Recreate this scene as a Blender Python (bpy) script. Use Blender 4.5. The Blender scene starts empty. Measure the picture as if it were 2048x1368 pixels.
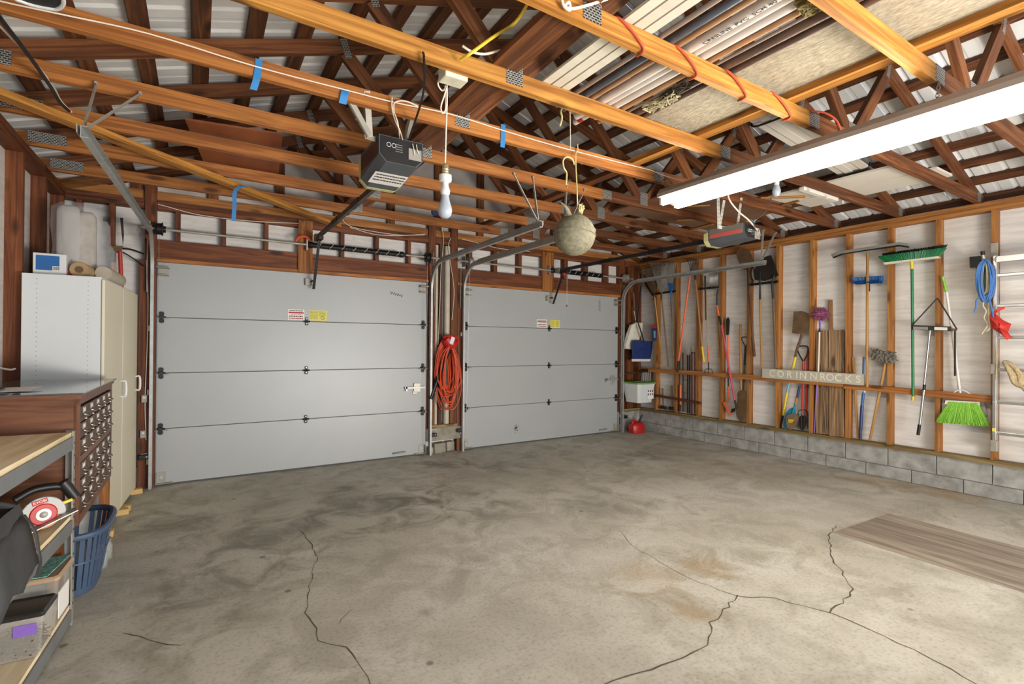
import bpy, math, random
from mathutils import Vector, Matrix
SC = bpy.context.scene
COL = SC.collection
random.seed(7)
# ---------------------------------------------------------------- camera
F, YAW, PIT, ROL, HC = 995.93, 0.561725, 0.0039445, 0.0078435, 1.380
FW = Vector((math.sin(YAW) * math.cos(PIT), math.cos(YAW) * math.cos(PIT), math.sin(PIT)))
_r = Vector((math.cos(YAW), -math.sin(YAW), 0)); _u = _r.cross(FW)
RV = _r * math.cos(ROL) + _u * math.sin(ROL); UV = -_r * math.sin(ROL) + _u * math.cos(ROL)
CAM = Vector((0, 0, HC))
cd = bpy.data.cameras.new('camera'); cam = bpy.data.objects.new('camera', cd); COL.objects.link(cam)
cd.sensor_fit = 'HORIZONTAL'; cd.sensor_width = 36.0; cd.lens = F / 2048 * 36; cd.clip_start = .02
cam.matrix_world = Matrix((( RV.x, UV.x, -FW.x, CAM.x), (RV.y, UV.y, -FW.y, CAM.y), (RV.z, UV.z, -FW.z, CAM.z), (0, 0, 0, 1)))
SC.camera = cam
# ---------------------------------------------------------------- world, exposure, lights
SC.view_settings.view_transform = 'Standard'; SC.view_settings.look = 'None'
SC.cycles.max_bounces = 7; SC.cycles.diffuse_bounces = 4; SC.cycles.glossy_bounces = 3; SC.cycles.transparent_max_bounces = 8; SC.cycles.adaptive_threshold = .035
SC.view_settings.gamma = 1.0; SC.view_settings.use_curve_mapping = False
SC.view_settings.exposure = 0.47
wd = bpy.data.worlds.new('world'); SC.world = wd; wd.use_nodes = True
wd.node_tree.nodes['Background'].inputs[0].default_value = (.62, .75, 1.0, 1)
wd.node_tree.nodes['Background'].inputs[1].default_value = 1.0
def area(name, loc, target, sx, sy, power, col):
    l = bpy.data.lights.new(name, 'AREA'); l.shape = 'RECTANGLE'; l.size = sx; l.size_y = sy; l.energy = power; l.color = col
    o = bpy.data.objects.new(name, l); COL.objects.link(o); o.location = loc
    o.rotation_euler = (Vector(target) - Vector(loc)).to_track_quat('-Z', 'Y').to_euler()
    return o
area('daylight_fill', (1.9, -2.1, 1.35), (2.6, 5, 1.2), 4.4, 2.3, 80, (.82, .91, 1.0))  # added cool fill for daylight from behind; the doorway there is assumed
area('roof_fill', (3.2, -2.1, .35), (.6, 2.6, 3.4), 2.6, .8, 255, (1.0, .95, .88))  # warm fill added to lift the roof underside; no driveway source is known
# ---------------------------------------------------------------- pixels of the photograph to points
AX = {'X': 0, 'Y': 1, 'Z': 2}
def ray(x, y): return FW + RV * ((x - 1024) / F) - UV * ((y - 684) / F)
def at(x, y, ax, v):
    d = ray(x, y); i = AX[ax]
    return CAM + d * ((v - CAM[i]) / d[i])
# ---------------------------------------------------------------- materials
def lin(c):
    o = []
    for v in c[:3]:
        v /= 255; o.append(v / 12.92 if v <= .04045 else ((v + .055) / 1.055) ** 2.4)
    return (o[0], o[1], o[2], 1)
MATS = {}
def nt(name):
    m = bpy.data.materials.new(name); m.use_nodes = True; t = m.node_tree
    return m, t, t.nodes['Principled BSDF']
def nd(t, typ, **k):
    n = t.nodes.new(typ)
    for a, v in k.items():
        if a in n.inputs.keys() if isinstance(a, str) else False: n.inputs[a].default_value = v
        else: setattr(n, a, v)
    return n
def mix(t, fac, a, b, mode='MIX'):
    n = t.nodes.new('ShaderNodeMix'); n.data_type = 'RGBA'; n.blend_type = mode
    for s, v in ((n.inputs[0], fac), (n.inputs[6], a), (n.inputs[7], b)):
        if isinstance(v, bpy.types.NodeSocket): t.links.new(v, s)
        else: s.default_value = v
    return n.outputs[2]
def ramp(t, src, stops):
    n = t.nodes.new('ShaderNodeValToRGB'); e = n.color_ramp.elements
    while len(e) < len(stops): e.new(.5)
    for el, (p, c) in zip(e, stops): el.position = p; el.color = c if len(c) == 4 else (*c, 1)
    t.links.new(src, n.inputs[0]); return n.outputs[0]
def coords(t, scale=(1, 1, 1), rnd=True, kind='Object'):
    tc = t.nodes.new('ShaderNodeTexCoord'); mp = t.nodes.new('ShaderNodeMapping'); mp.inputs['Scale'].default_value = scale
    t.links.new(tc.outputs[kind], mp.inputs[0])
    if rnd:
        oi = t.nodes.new('ShaderNodeObjectInfo'); vm = t.nodes.new('ShaderNodeVectorMath'); vm.operation = 'MULTIPLY'
        t.links.new(oi.outputs['Random'], vm.inputs[0]); vm.inputs[1].default_value = (37, 23, 51); t.links.new(vm.outputs[0], mp.inputs['Location'])
    return mp.outputs[0]
def noise(t, vec, scale, detail=4, rough=.55, dist=0):
    n = t.nodes.new('ShaderNodeTexNoise'); n.inputs['Scale'].default_value = scale; n.inputs['Detail'].default_value = detail
    n.inputs['Roughness'].default_value = rough; n.inputs['Distortion'].default_value = dist
    t.links.new(vec, n.inputs['Vector']); return n.outputs['Fac']
def bump(t, b, h, strength, dist=.01):
    n = t.nodes.new('ShaderNodeBump'); n.inputs['Strength'].default_value = strength; n.inputs['Distance'].default_value = dist
    t.links.new(h, n.inputs['Height']); t.links.new(n.outputs[0], b.inputs['Normal'])
def M(name, c, rough=.6, metal=0, var=.12, nscale=8, bmp=0, c2=None, stretch=(1, 1, 1), spec=.5, emit=0, alpha=1, trans=0):
    """plain surface: a base colour broken up by noise"""
    if name in MATS: return MATS[name]
    m, t, b = nt(name); b.inputs['Roughness'].default_value = rough; b.inputs['Metallic'].default_value = metal
    b.inputs['Specular IOR Level'].default_value = spec
    v = coords(t, stretch); n = noise(t, v, nscale, 5)
    a = lin(c); d = lin(c2) if c2 else tuple(x * (1 - var) for x in a[:3]) + (1,)
    if not c2: a = tuple(min(1, x * (1 + var * .6)) for x in a[:3]) + (1,)
    col = ramp(t, n, [(.3, d), (.7, a)]); t.links.new(col, b.inputs['Base Color'])
    if bmp: bump(t, b, n, bmp)
    if emit: t.links.new(col, b.inputs['Emission Color']); b.inputs['Emission Strength'].default_value = emit
    if trans: b.inputs['Transmission Weight'].default_value = trans; b.inputs['IOR'].default_value = 1.45
    if alpha < 1: b.inputs['Alpha'].default_value = alpha
    MATS[name] = m; return m
def WOOD(name, c1, c2, rough=.62, grain=26, hue=.22, knots=True, gdir=0):
    """sawn timber, grain along the board's own X"""
    if name in MATS: return MATS[name]
    m, t, b = nt(name); b.inputs['Roughness'].default_value = rough; b.inputs['Specular IOR Level'].default_value = .3
    s = [grain] * 3; s[gdir] = 1.1
    v = coords(t, tuple(s)); n1 = noise(t, v, 1.0, 6, .6, 1.2)
    s2 = [3.5] * 3; s2[gdir] = .7
    n2 = noise(t, coords(t, tuple(s2)), 1.0, 3, .5, .4)
    col = ramp(t, n1, [(.3, tuple(x * .72 for x in lin(c2)[:3]) + (1,)), (.44, lin(c2)), (.55, tuple((x + y) / 2 for x, y in zip(lin(c1), lin(c2)))), (.68, lin(c1))])
    dark = tuple(x * .55 for x in lin(c2)[:3]) + (1,)
    col = mix(t, ramp(t, n2, [(.5, (0, 0, 0)), (.95, (.6, .6, .6))]), col, dark)
    if knots:
        vo = t.nodes.new('ShaderNodeTexVoronoi'); ks = [7.0] * 3; ks[gdir] = 2.2
        t.links.new(coords(t, tuple(ks)), vo.inputs['Vector']); vo.inputs['Scale'].default_value = 1.0
        col = mix(t, ramp(t, vo.outputs['Distance'], [(.10, (.85, .85, .85)), (.2, (0, 0, 0))]), col, tuple(x * .3 for x in lin(c2)[:3]) + (1,))
    oi = t.nodes.new('ShaderNodeObjectInfo')
    col = mix(t, 1.0, col, ramp(t, oi.outputs['Random'], [(0, (1 - hue,) * 3), (1, (1 + hue * .45, 1 + hue * .35, 1 + hue * .3))]), 'MULTIPLY')
    t.links.new(col, b.inputs['Base Color']); bump(t, b, n1, .18, .004)
    MATS[name] = m; return m
# ---------------------------------------------------------------- mesh building
WM = {}
def _par(o, parent, mw):
    o.matrix_basis = mw; WM[o.name] = mw
    if parent is not None:
        o.parent = parent; o.matrix_parent_inverse = WM[parent.name].inverted()
def ortho(d, up):
    d = d.normalized(); up = Vector(up)
    s = up.cross(d)
    if s.length < 1e-4: s = Vector((1, 0, 0)).cross(d)
    if s.length < 1e-4: s = Vector((0, 1, 0)).cross(d)
    s.normalize(); u = d.cross(s); return d, s, u
BOXC = {}
BF = [(0, 3, 2, 1), (4, 5, 6, 7), (0, 1, 5, 4), (1, 2, 6, 5), (2, 3, 7, 6), (3, 0, 4, 7)]
def board(name, A, B, w, t, mat, parent=None, up=(0, 0, 1)):
    """a plank from A to B: w across 'up', t the other way; grain along it"""
    A = Vector(A); B = Vector(B); L = (B - A).length; d, s, u = ortho(B - A, up)
    k = (round(L, 3), round(w, 4), round(t, 4), mat.name)
    me = BOXC.get(k)
    if me is None:
        x, y, z = L / 2, t / 2, w / 2
        me = bpy.data.meshes.new(name)
        me.from_pydata([(-x, -y, -z), (x, -y, -z), (x, y, -z), (-x, y, -z), (-x, -y, z), (x, -y, z), (x, y, z), (-x, y, z)], [], BF)
        me.materials.append(mat); BOXC[k] = me
    o = bpy.data.objects.new(name, me); COL.objects.link(o)
    c = (A + B) / 2
    _par(o, parent, Matrix(((d.x, s.x, u.x, c.x), (d.y, s.y, u.y, c.y), (d.z, s.z, u.z, c.z), (0, 0, 0, 1))))
    return o
def spline(pts, n=8, closed=False):
    """points on a Catmull-Rom curve through pts"""
    P = [Vector(p) for p in pts]
    if len(P) < 3: return P
    out = []; N = len(P); R = range(N if closed else N - 1)
    for i in R:
        p1, p2 = P[i], P[(i + 1) % N]
        p0 = P[i - 1] if (i > 0 or closed) else p1 * 2 - p2
        p3 = P[(i + 2) % N] if (i + 2 < N or closed) else p2 * 2 - p1
        for j in range(n):
            t = j / n
            out.append(.5 * ((2 * p1) + (p2 - p0) * t + (2 * p0 - 5 * p1 + 4 * p2 - p3) * t * t + (3 * p1 - p0 - 3 * p2 + p3) * t ** 3))
    if not closed: out.append(P[-1])
    return out
class MB:
    def __init__(s): s.v = []; s.f = []
    def add(s, vs, fs):
        o = len(s.v); s.v += [Vector(p) for p in vs]; s.f += [tuple(i + o for i in f) for f in fs]; return s
    def box(s, c, d, rot=None):
        c = Vector(c); x, y, z = (q / 2 for q in d)
        vs = [Vector(p) for p in ((-x, -y, -z), (x, -y, -z), (x, y, -z), (-x, y, -z), (-x, -y, z), (x, -y, z), (x, y, z), (-x, y, z))]
        if rot is not None: vs = [rot @ p for p in vs]
        return s.add([c + p for p in vs], BF)
    def bar(s, A, B, w, t, up=(0, 0, 1)):
        A = Vector(A); B = Vector(B); d, q, u = ortho(B - A, up)
        R = Matrix((d, q, u)).transposed()
        return s.box((A + B) / 2, ((B - A).length, t, w), R)
    def tube(s, pts, r, n=8, cap=True, closed=False, flat=1.0, up=None):
        P = [Vector(p) for p in pts]; N = len(P)
        rr = r if isinstance(r, (list, tuple)) else [r] * N
        def tan(i):
            a = P[(i - 1) % N] if (closed or i > 0) else P[i]; b = P[(i + 1) % N] if (closed or i < N - 1) else P[i]
            d = b - a; return d.normalized() if d.length > 1e-9 else Vector((0, 0, 1))
        t0 = tan(0); nrm = Vector(up) if up else (Vector((0, 0, 1)) if abs(t0.z) < .9 else Vector((1, 0, 0)))
        vs = []
        for i in range(N):
            t = tan(i); nrm = nrm - t * nrm.dot(t)
            if nrm.length < 1e-6: nrm = t.orthogonal()
            nrm.normalize(); bn = t.cross(nrm)
            for k in range(n):
                a = 2 * math.pi * k / n; vs.append(P[i] + (nrm * math.cos(a) * flat + bn * math.sin(a)) * rr[i])
        fs = []
        for i in range(N if closed else N - 1):
            a0 = i * n; b0 = ((i + 1) % N) * n
            for k in range(n): fs.append((a0 + k, a0 + (k + 1) % n, b0 + (k + 1) % n, b0 + k))
        if cap and not closed: fs.append(tuple(reversed(range(n)))); fs.append(tuple(range((N - 1) * n, N * n)))
        return s.add(vs, fs)
    def lathe(s, prof, c, axis=(0, 0, 1), n=20, cap=True):
        """prof: (radius, height along axis)"""
        c = Vector(c); d, q, u = ortho(Vector(axis), (0, 0, 1) if abs(Vector(axis).normalized().z) < .9 else (0, 1, 0))
        vs = []; fs = []
        for r, h in prof:
            for k in range(n):
                a = 2 * math.pi * k / n; vs.append(c + d * h + (q * math.cos(a) + u * math.sin(a)) * r)
        for i in range(len(prof) - 1):
            for k in range(n): fs.append((i * n + k, i * n + (k + 1) % n, (i + 1) * n + (k + 1) % n, (i + 1) * n + k))
        if cap: fs.append(tuple(reversed(range(n)))); fs.append(tuple(range((len(prof) - 1) * n, len(prof) * n)))
        return s.add(vs, fs)
    def prism(s, poly, ext):
        """poly: 3D outline, ext: extrusion vector"""
        P = [Vector(p) for p in poly]; E = Vector(ext); n = len(P)
        fs = [tuple(reversed(range(n))), tuple(range(n, 2 * n))] + [(i, (i + 1) % n, n + (i + 1) % n, n + i) for i in range(n)]
        return s.add(P + [p + E for p in P], fs)
    def loft(s, rings, cap=True, closed=True):
        n = len(rings[0]); vs = [p for r in rings for p in r]; fs = []
        for i in range(len(rings) - 1):
            for k in range(n if closed else n - 1): fs.append((i * n + k, i * n + (k + 1) % n, (i + 1) * n + (k + 1) % n, (i + 1) * n + k))
        if cap and closed: fs.append(tuple(reversed(range(n)))); fs.append(tuple(range((len(rings) - 1) * n, len(rings) * n)))
        return s.add(vs, fs)
    def build(s, name, mat, parent=None, smooth=False, bevel=0, bseg=2, solid=0, subd=0, org=None):
        lo = Vector((min(p[i] for p in s.v) for i in range(3))); hi = Vector((max(p[i] for p in s.v) for i in range(3)))
        c = Vector(org) if org is not None else Vector(((lo.x + hi.x) / 2, (lo.y + hi.y) / 2, lo.z))
        me = bpy.data.meshes.new(name); me.from_pydata([tuple(p - c) for p in s.v], [], s.f); me.validate()
        import bmesh
        bm = bmesh.new(); bm.from_mesh(me); bmesh.ops.recalc_face_normals(bm, faces=bm.faces[:]); bm.to_mesh(me); bm.free()
        me.materials.append(mat)
        if smooth:
            me.polygons.foreach_set('use_smooth', [True] * len(me.polygons)); 
            me.set_sharp_from_angle(angle=math.radians(42))
        o = bpy.data.objects.new(name, me); COL.objects.link(o); _par(o, parent, Matrix.Translation(c))
        if solid: q = o.modifiers.new('solidify', 'SOLIDIFY'); q.thickness = solid; q.offset = 0
        if bevel: q = o.modifiers.new('bevel', 'BEVEL'); q.width = bevel; q.segments = bseg; q.limit_method = 'ANGLE'; q.angle_limit = math.radians(50)
        if subd: q = o.modifiers.new('subsurf', 'SUBSURF'); q.levels = subd; q.render_levels = subd
        return o
def tag(o, label, cat, group=None):
    o['label'] = label; o['category'] = cat
    if group: o['group'] = group
    return o
def thing(name, label, cat, loc=(0, 0, 0), group=None):
    o = bpy.data.objects.new(name, None); COL.objects.link(o); o.empty_display_size = .1
    _par(o, None, Matrix.Translation(Vector(loc))); return tag(o, label, cat, group)
def struct(o): o['kind'] = 'structure'; return o
def sempty(name, loc=(0, 0, 0)):
    o = bpy.data.objects.new(name, None); COL.objects.link(o); _par(o, None, Matrix.Translation(Vector(loc))); return struct(o)
def V(*a): return Vector(a)
def text(name, s, size, loc, xdir, ydir, mat, parent=None, ext=.001, align='CENTER', scale=(1, 1)):
    """flat lettering: mesh from the built-in font, laid along xdir / ydir"""
    cu = bpy.data.curves.new(name, 'FONT'); cu.body = s; cu.size = size; cu.align_x = align; cu.align_y = 'CENTER'; cu.extrude = ext; cu.resolution_u = 3
    tmp = bpy.data.objects.new(name + '_t', cu); COL.objects.link(tmp)
    dg = bpy.context.evaluated_depsgraph_get(); dg.update(); me = bpy.data.meshes.new_from_object(tmp.evaluated_get(dg)); bpy.data.objects.remove(tmp)
    me.materials.clear(); me.materials.append(mat)
    x = Vector(xdir).normalized(); y = Vector(ydir); y = (y - x * y.dot(x)).normalized(); z = x.cross(y); l = Vector(loc)
    o = bpy.data.objects.new(name, me); COL.objects.link(o); x = x * scale[0]; y = y * scale[1]
    _par(o, parent, Matrix(((x.x, y.x, z.x, l.x), (x.y, y.y, z.y, l.y), (x.z, y.z, z.z, l.z), (0, 0, 0, 1)))); return o
# ================================================================ the shell
XL, XR, YF, YD, ZP, ZB = -1.0, 6.108, 5.79, 5.815, 2.719, 2.632
W_TR = WOOD('timber_truss', (136, 84, 46), (92, 53, 28))
W_LT = WOOD('timber_light', (198, 142, 66), (154, 100, 40))
W_MD = WOOD('timber_mid', (178, 116, 58), (136, 82, 38))
W_ST = WOOD('timber_stud', (182, 124, 64), (140, 90, 44))
W_DK = WOOD('timber_dark', (110, 68, 40), (70, 42, 24))
W_CH = WOOD('timber_chord', (194, 128, 62), (152, 92, 42))
W_HD = WOOD('timber_header', (132, 78, 42), (94, 50, 26))
W_SILL = WOOD('timber_sill', (150, 128, 84), (112, 92, 56), hue=.1)
W_PUR = WOOD('timber_purlin', (122, 76, 44), (78, 46, 26))
def floor_mat():
    m, t, b = nt('concrete_floor'); b.inputs['Roughness'].default_value = .62; b.inputs['Specular IOR Level'].default_value = .35
    g = t.nodes.new('ShaderNodeNewGeometry'); P = g.outputs['Position']
    n1 = noise(t, P, .8, 7, .62, .5); n2 = noise(t, P, 3.2, 7, .66, .8); n3 = noise(t, P, 55, 3); n4 = noise(t, P, 14, 5, .6)
    col = ramp(t, n1, [(.3, lin((172, 166, 150))), (.52, lin((193, 188, 174))), (.72, lin((208, 204, 193)))])
    col = mix(t, ramp(t, n2, [(.36, (.75,) * 3), (.56, (0,) * 3)]), col, lin((152, 146, 130)))
    col = mix(t, ramp(t, n4, [(.62, (0,) * 3), (.8, (.5,) * 3)]), col, lin((208, 203, 192)))
    def blob(px, py, r, c, amt, sq=1.0):
        nonlocal col
        p = at(px, py, 'Z', 0)
        s1 = t.nodes.new('ShaderNodeVectorMath'); s1.operation = 'SUBTRACT'; t.links.new(P, s1.inputs[0]); s1.inputs[1].default_value = p
        s2 = t.nodes.new('ShaderNodeVectorMath'); s2.operation = 'MULTIPLY'; t.links.new(s1.outputs[0], s2.inputs[0]); s2.inputs[1].default_value = (1 / r, sq / r, 0)
        ln = t.nodes.new('ShaderNodeVectorMath'); ln.operation = 'LENGTH'; t.links.new(s2.outputs[0], ln.inputs[0])
        ad = t.nodes.new('ShaderNodeMath'); ad.operation = 'MULTIPLY_ADD'; t.links.new(n2, ad.inputs[0]); ad.inputs[1].default_value = 2.6; 
        t.links.new(ln.outputs['Value'], ad.inputs[2])
        col = mix(t, ramp(t, ad.outputs[0], [(0, (amt,) * 3), (.0, (amt,) * 3), (1.0, (0,) * 3)]) if False else ramp_s(t, ad.outputs[0], 1.15, 2.35, amt), col, lin(c))
    def ramp_s(t, src, a, b_, amt):
        mr = t.nodes.new('ShaderNodeMapRange'); mr.interpolation_type = 'SMOOTHSTEP'; t.links.new(src, mr.inputs[0])
        mr.inputs[1].default_value = a; mr.inputs[2].default_value = b_; mr.inputs[3].default_value = amt; mr.inputs[4].default_value = 0
        return mr.outputs[0]
    D = (104, 100, 88)
    for a in ((760, 1010, .75, D, .62), (920, 990, .55, D, .55), (560, 1075, .6, D, .5), (880, 930, .3, (50, 48, 42), .8), (850, 1222, .09, D, .6),
              (980, 1030, .3, D, .5), (1300, 915, .5, D, .4), (1000, 930, .35, D, .55), (420, 1180, .5, D, .45), (330, 1050, .5, D, .45), (1050, 910, .3, D, .4),
              (1740, 930, .5, D, .35), (690, 975, .15, (52, 50, 44), .6), (1200, 1010, .5, D, .3),
              (1290, 1150, .3, (156, 124, 78), .6), (1385, 1228, .16, (158, 128, 84), .5), (1900, 985, .4, (176, 138, 84), .6), (1750, 960, .4, (170, 140, 92), .5),
              (1415, 1135, .2, (165, 135, 90), .5), (1210, 1120, .3, (196, 192, 182), .6), (1600, 1010, .7, (190, 184, 172), .55), (740, 1210, .5, (176, 170, 158), .55), (1080, 1280, .6, (178, 172, 160), .5),
              (610, 920, .6, (140, 120, 84), .35), (1040, 1040, .5, (180, 174, 160), .4)): blob(*a)
    col = mix(t, ramp(t, n3, [(.3, (.35,) * 3), (.5, (0,) * 3)]), col, lin((104, 98, 86)))
    vo = t.nodes.new('ShaderNodeTexVoronoi'); vo.inputs['Scale'].default_value = 3.1; t.links.new(P, vo.inputs['Vector'])
    col = mix(t, ramp(t, vo.outputs['Distance'], [(.035, (.7,) * 3), (.07, (0,) * 3)]), col, lin((92, 84, 70)))
    t.links.new(col, b.inputs['Base Color'])
    rr = ramp(t, n1, [(.3, (.5,) * 3), (.7, (.72,) * 3)]); t.links.new(rr, b.inputs['Roughness'])
    bump(t, b, n2, .08, .01); return m
FL = struct(MB().box((2.55, 1.6, -.06), (7.6, 8.6, .12)).build('floor', floor_mat(), org=(0, 0, 0)))
CRK = M('crack_dark', (92, 82, 66), .95, var=.3, nscale=20)
def ribbon(name, px, w, mat, parent, z=.0012, jit=.012, ax='Z'):
    pts = [at(x, y, 'Z', z) for x, y in px]; P = []
    for a, b in zip(pts, pts[1:]):
        n = max(2, int((b - a).length / .05))
        for i in range(n): P.append(a.lerp(b, i / n) + V(random.uniform(-jit, jit), random.uniform(-jit, jit), 0))
    P.append(pts[-1]); mb = MB(); vs = []
    for i, p in enumerate(P):
        d = (P[min(i + 1, len(P) - 1)] - P[max(i - 1, 0)]).normalized(); s = V(-d.y, d.x, 0) * w * random.uniform(.15, .6)
        vs += [p + s, p - s]
    mb.add(vs, [(2 * i, 2 * i + 1, 2 * i + 3, 2 * i + 2) for i in range(len(P) - 1)])
    return mb.build(name, mat, parent)
for px, w in (([(600, 1060), (625, 1085), (632, 1120), (618, 1180), (612, 1225), (640, 1280), (690, 1295), (725, 1340), (742, 1375)], .006),
              ([(1243, 1064), (1262, 1090), (1330, 1130), (1400, 1165), (1475, 1192)], .004),
              ([(1475, 1192), (1550, 1196), (1610, 1215), (1660, 1226), (1720, 1248), (1800, 1288), (1900, 1335), (1960, 1372)], .007),
              ([(1475, 1192), (1425, 1245), (1415, 1288), (1345, 1322), (1300, 1340), (1180, 1372)], .009),
              ([(1660, 1226), (1690, 1200), (1706, 1176), (1688, 1150), (1662, 1112), (1657, 1080), (1672, 1050)], .009),
              ([(250, 1262), (300, 1279), (362, 1290)], .006), ([(676, 1248), (690, 1232), (706, 1218)], .004)):
    ribbon('crack', px, w, CRK, FL)
# ---------------------------------------------------------------- right wall
def wall_mat():
    m, t, b = nt('white_sheathing'); b.inputs['Roughness'].default_value = .7; b.inputs['Specular IOR Level'].default_value = .25
    g = t.nodes.new('ShaderNodeNewGeometry')
    mp = t.nodes.new('ShaderNodeMapping'); mp.inputs['Scale'].default_value = (1.4, 1.4, 16); t.links.new(g.outputs['Position'], mp.inputs[0])
    n1 = noise(t, mp.outputs[0], 1.6, 6, .6, .6); n2 = noise(t, g.outputs['Position'], 4.5, 6, .7, .6); n3 = noise(t, g.outputs['Position'], 1.3, 4)
    col = ramp(t, n1, [(.3, lin((194, 187, 177))), (.6, lin((213, 208, 201))), (.8, lin((221, 217, 211)))])
    col = mix(t, ramp(t, n2, [(.6, (0,) * 3), (.78, (.5,) * 3)]), col, lin((152, 132, 122)))
    col = mix(t, ramp(t, n3, [(.55, (0,) * 3), (.75, (.4,) * 3)]), col, lin((186, 170, 150)))
    t.links.new(col, b.inputs['Base Color']); bump(t, b, n1, .25, .004); return m
WSH = wall_mat()
BLK = M('block_grey', (168, 166, 160), .9, var=.22, nscale=9, bmp=.5, c2=(124, 121, 114))
MOR = M('mortar', (132, 128, 120), .95, var=.2, nscale=12)
WR = struct(MB().box((XR + .096, 1.8, 1.53), (.014, 8.1, 2.42)).build('wall_right', WSH))
STY = [5.464, 5.079, 4.688, 4.308, 3.903, 3.513, 3.107, 2.72, 2.324, 1.922, 1.516] + [1.516 - .4065 * k for k in range(1, 9)]
for y in STY: board('stud', (XR + .0445, y - .019, .36), (XR + .0445, y - .019, ZB), .038, .089, W_ST, WR, (0, 1, 0))
board('sill_plate', (XR + .06, -2.2, .340), (XR + .06, YF + .08, .340), .04, .15, W_SILL, WR)
board('top_plate', (XR + .0445, -2.2, ZB + .0205), (XR + .0445, YF + .09, ZB + .0205), .041, .089, W_ST, WR)
board('top_plate', (XR + .0445, -2.2, ZB + .0645), (XR + .0445, YF + .09, ZB + .0645), .043, .089, W_ST, WR)
board('rail', (XR - .019, 1.50, .915), (XR - .019, 2.72, .945), .062, .038, W_MD, WR)
board('rail', (XR - .019, 2.725, .962), (XR - .019, 5.78, .986), .062, .038, W_ST, WR)
board('rail', (XR - .015, 4.60, .553), (XR - .015, 5.70, .600), .038, .03, W_DK, WR)
MB().box((XR + .1, 1.8, .16), (.13, 8.1, .318)).build('mortar_bed', MOR, WR)
def blocks(z0, z1, off, y0, y1):
    y = y0
    while y < y1:
        a, b = max(y, -2.2), min(y + .4065, y1)
        if b - a > .05: MB().box((XR + .07, (a + b) / 2, (z0 + z1) / 2), (.10, b - a - .007, z1 - z0 - .006)).build('block', BLK, WR, bevel=.003, bseg=1)
        y += .4065
blocks(.132, .32, 0, 1.508 - .4065 * 9, YF + .05); blocks(0, .132, .2, 1.508 - .4065 * 9.5, YF + .05)
# ---------------------------------------------------------------- left wall
WL = struct(MB().box((XL - .096, 1.8, 1.36), (.014, 8.1, 2.72)).build('wall_left', WSH))
for y in [5.715, 5.135, 4.55] + [4.55 - .585 * k for k in range(1, 11)]:
    board('stud', (XL - .0445, y + .019, .04), (XL - .0445, y + .019, ZB), .038, .089, W_HD, WL, (0, 1, 0))
for k in (0, 1): board('top_plate', (XL - .0445, -2.2, ZB + .0205 + k * .0435), (XL - .0445, YF + .09, ZB + .0205 + k * .0435), .041, .089, W_HD, WL)
board('sill_plate', (XL - .0445, -2.2, .02), (XL - .0445, YF, .02), .04, .089, W_SILL, WL)
# ---------------------------------------------------------------- back wall with an assumed opening behind the photographer for the fill lights
WB = sempty('wall_back', (2.5, -2.2, 0))
for n, c, d in (('sheathing', (-.75, -2.25, 1.36), (.7, .05, 2.72)), ('sheathing', (5.2, -2.25, 1.36), (2.0, .05, 2.72)), ('sheathing', (1.9, -2.25, 2.63), (4.6, .05, .3))):
    MB().box(c, d).build(n, WSH, WB)
# ---------------------------------------------------------------- front wall
WF = sempty('wall_front', (2.55, YF, 0))
WRAP = M('house_wrap', (206, 198, 190), .55, var=.1, nscale=3.2, bmp=.9, c2=(172, 160, 152))
YS = YF + .094
for x0, x1, z0, z1 in ((XL - .1, -.34, 0, 2.72), (2.40, 2.90, 0, 2.72), (5.65, XR + .1, 0, 2.72), (-.34, 2.40, 2.14, 2.72), (2.90, 5.65, 2.14, 2.72)):
    MB().box(((x0 + x1) / 2, YS + .006, (z0 + z1) / 2), (x1 - x0, .012, z1 - z0)).build('sheathing', WSH, WF)
MB().prism([(XL - .35, YS, 2.70), (XR + .35, YS, 2.70), (XR + .35, YS, 2.765), (2.554, YS, 4.07), (XL - .35, YS, 2.765)], (0, .012, 0)).build('gable_sheathing', WRAP, WF)
def post(x0, x1, z0, z1, m=W_HD, y=YF, d=.089, n='stud'):
    return board(n, ((x0 + x1) / 2, y + d / 2, z0), ((x0 + x1) / 2, y + d / 2, z1), x1 - x0, d, m, WF, (1, 0, 0))
post(-.475, -.345, 0, 2.14, W_HD); post(-.435, -.345, 2.14, 2.86, W_HD, YF - .01)
post(-.93, -.89, .05, ZB); post(-.70, -.66, .05, ZB)
post(2.415, 2.505, .36, 2.90); post(2.72, 2.81, .36, 2.90); post(2.56, 2.60, .36, ZB, W_DK); post(2.815, 2.895, 0, 2.15); post(2.40, 2.41, .3, 2.15)
post(5.665, 5.77, .36, 2.74); post(5.84, 5.965, .36, ZB); post(6.06, XR + .04, .36, ZB); post(5.68, 5.72, .0, .36)
for x0, x1 in ((-.345, 2.41), (2.81, 5.66)):
    board('header', (x0, YF + .02, 2.255), (x1, YF + .02, 2.255), .18, .04, W_HD, WF)
    board('header_trim', (x0, YF + .012, 2.150), (x1, YF + .012, 2.150), .032, .06, W_MD, WF)
for x0, x1 in ((-.198, -.158), (.186, .226), (.574, .612), (1.35, 1.39), (1.745, 1.785), (2.14, 2.18), (2.97, 3.02), (3.345, 3.40), (3.74, 3.795), (4.54, 4.61), (4.93, 5.0), (5.355, 5.42)):
    post(x0, x1, 2.34, ZB)
post(.90, 1.045, 2.14, 2.70, W_MD, YF - .03, .03, 'spring_pad'); post(4.13, 4.33, 2.14, 2.70, W_MD, YF - .03, .03, 'spring_pad')
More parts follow.
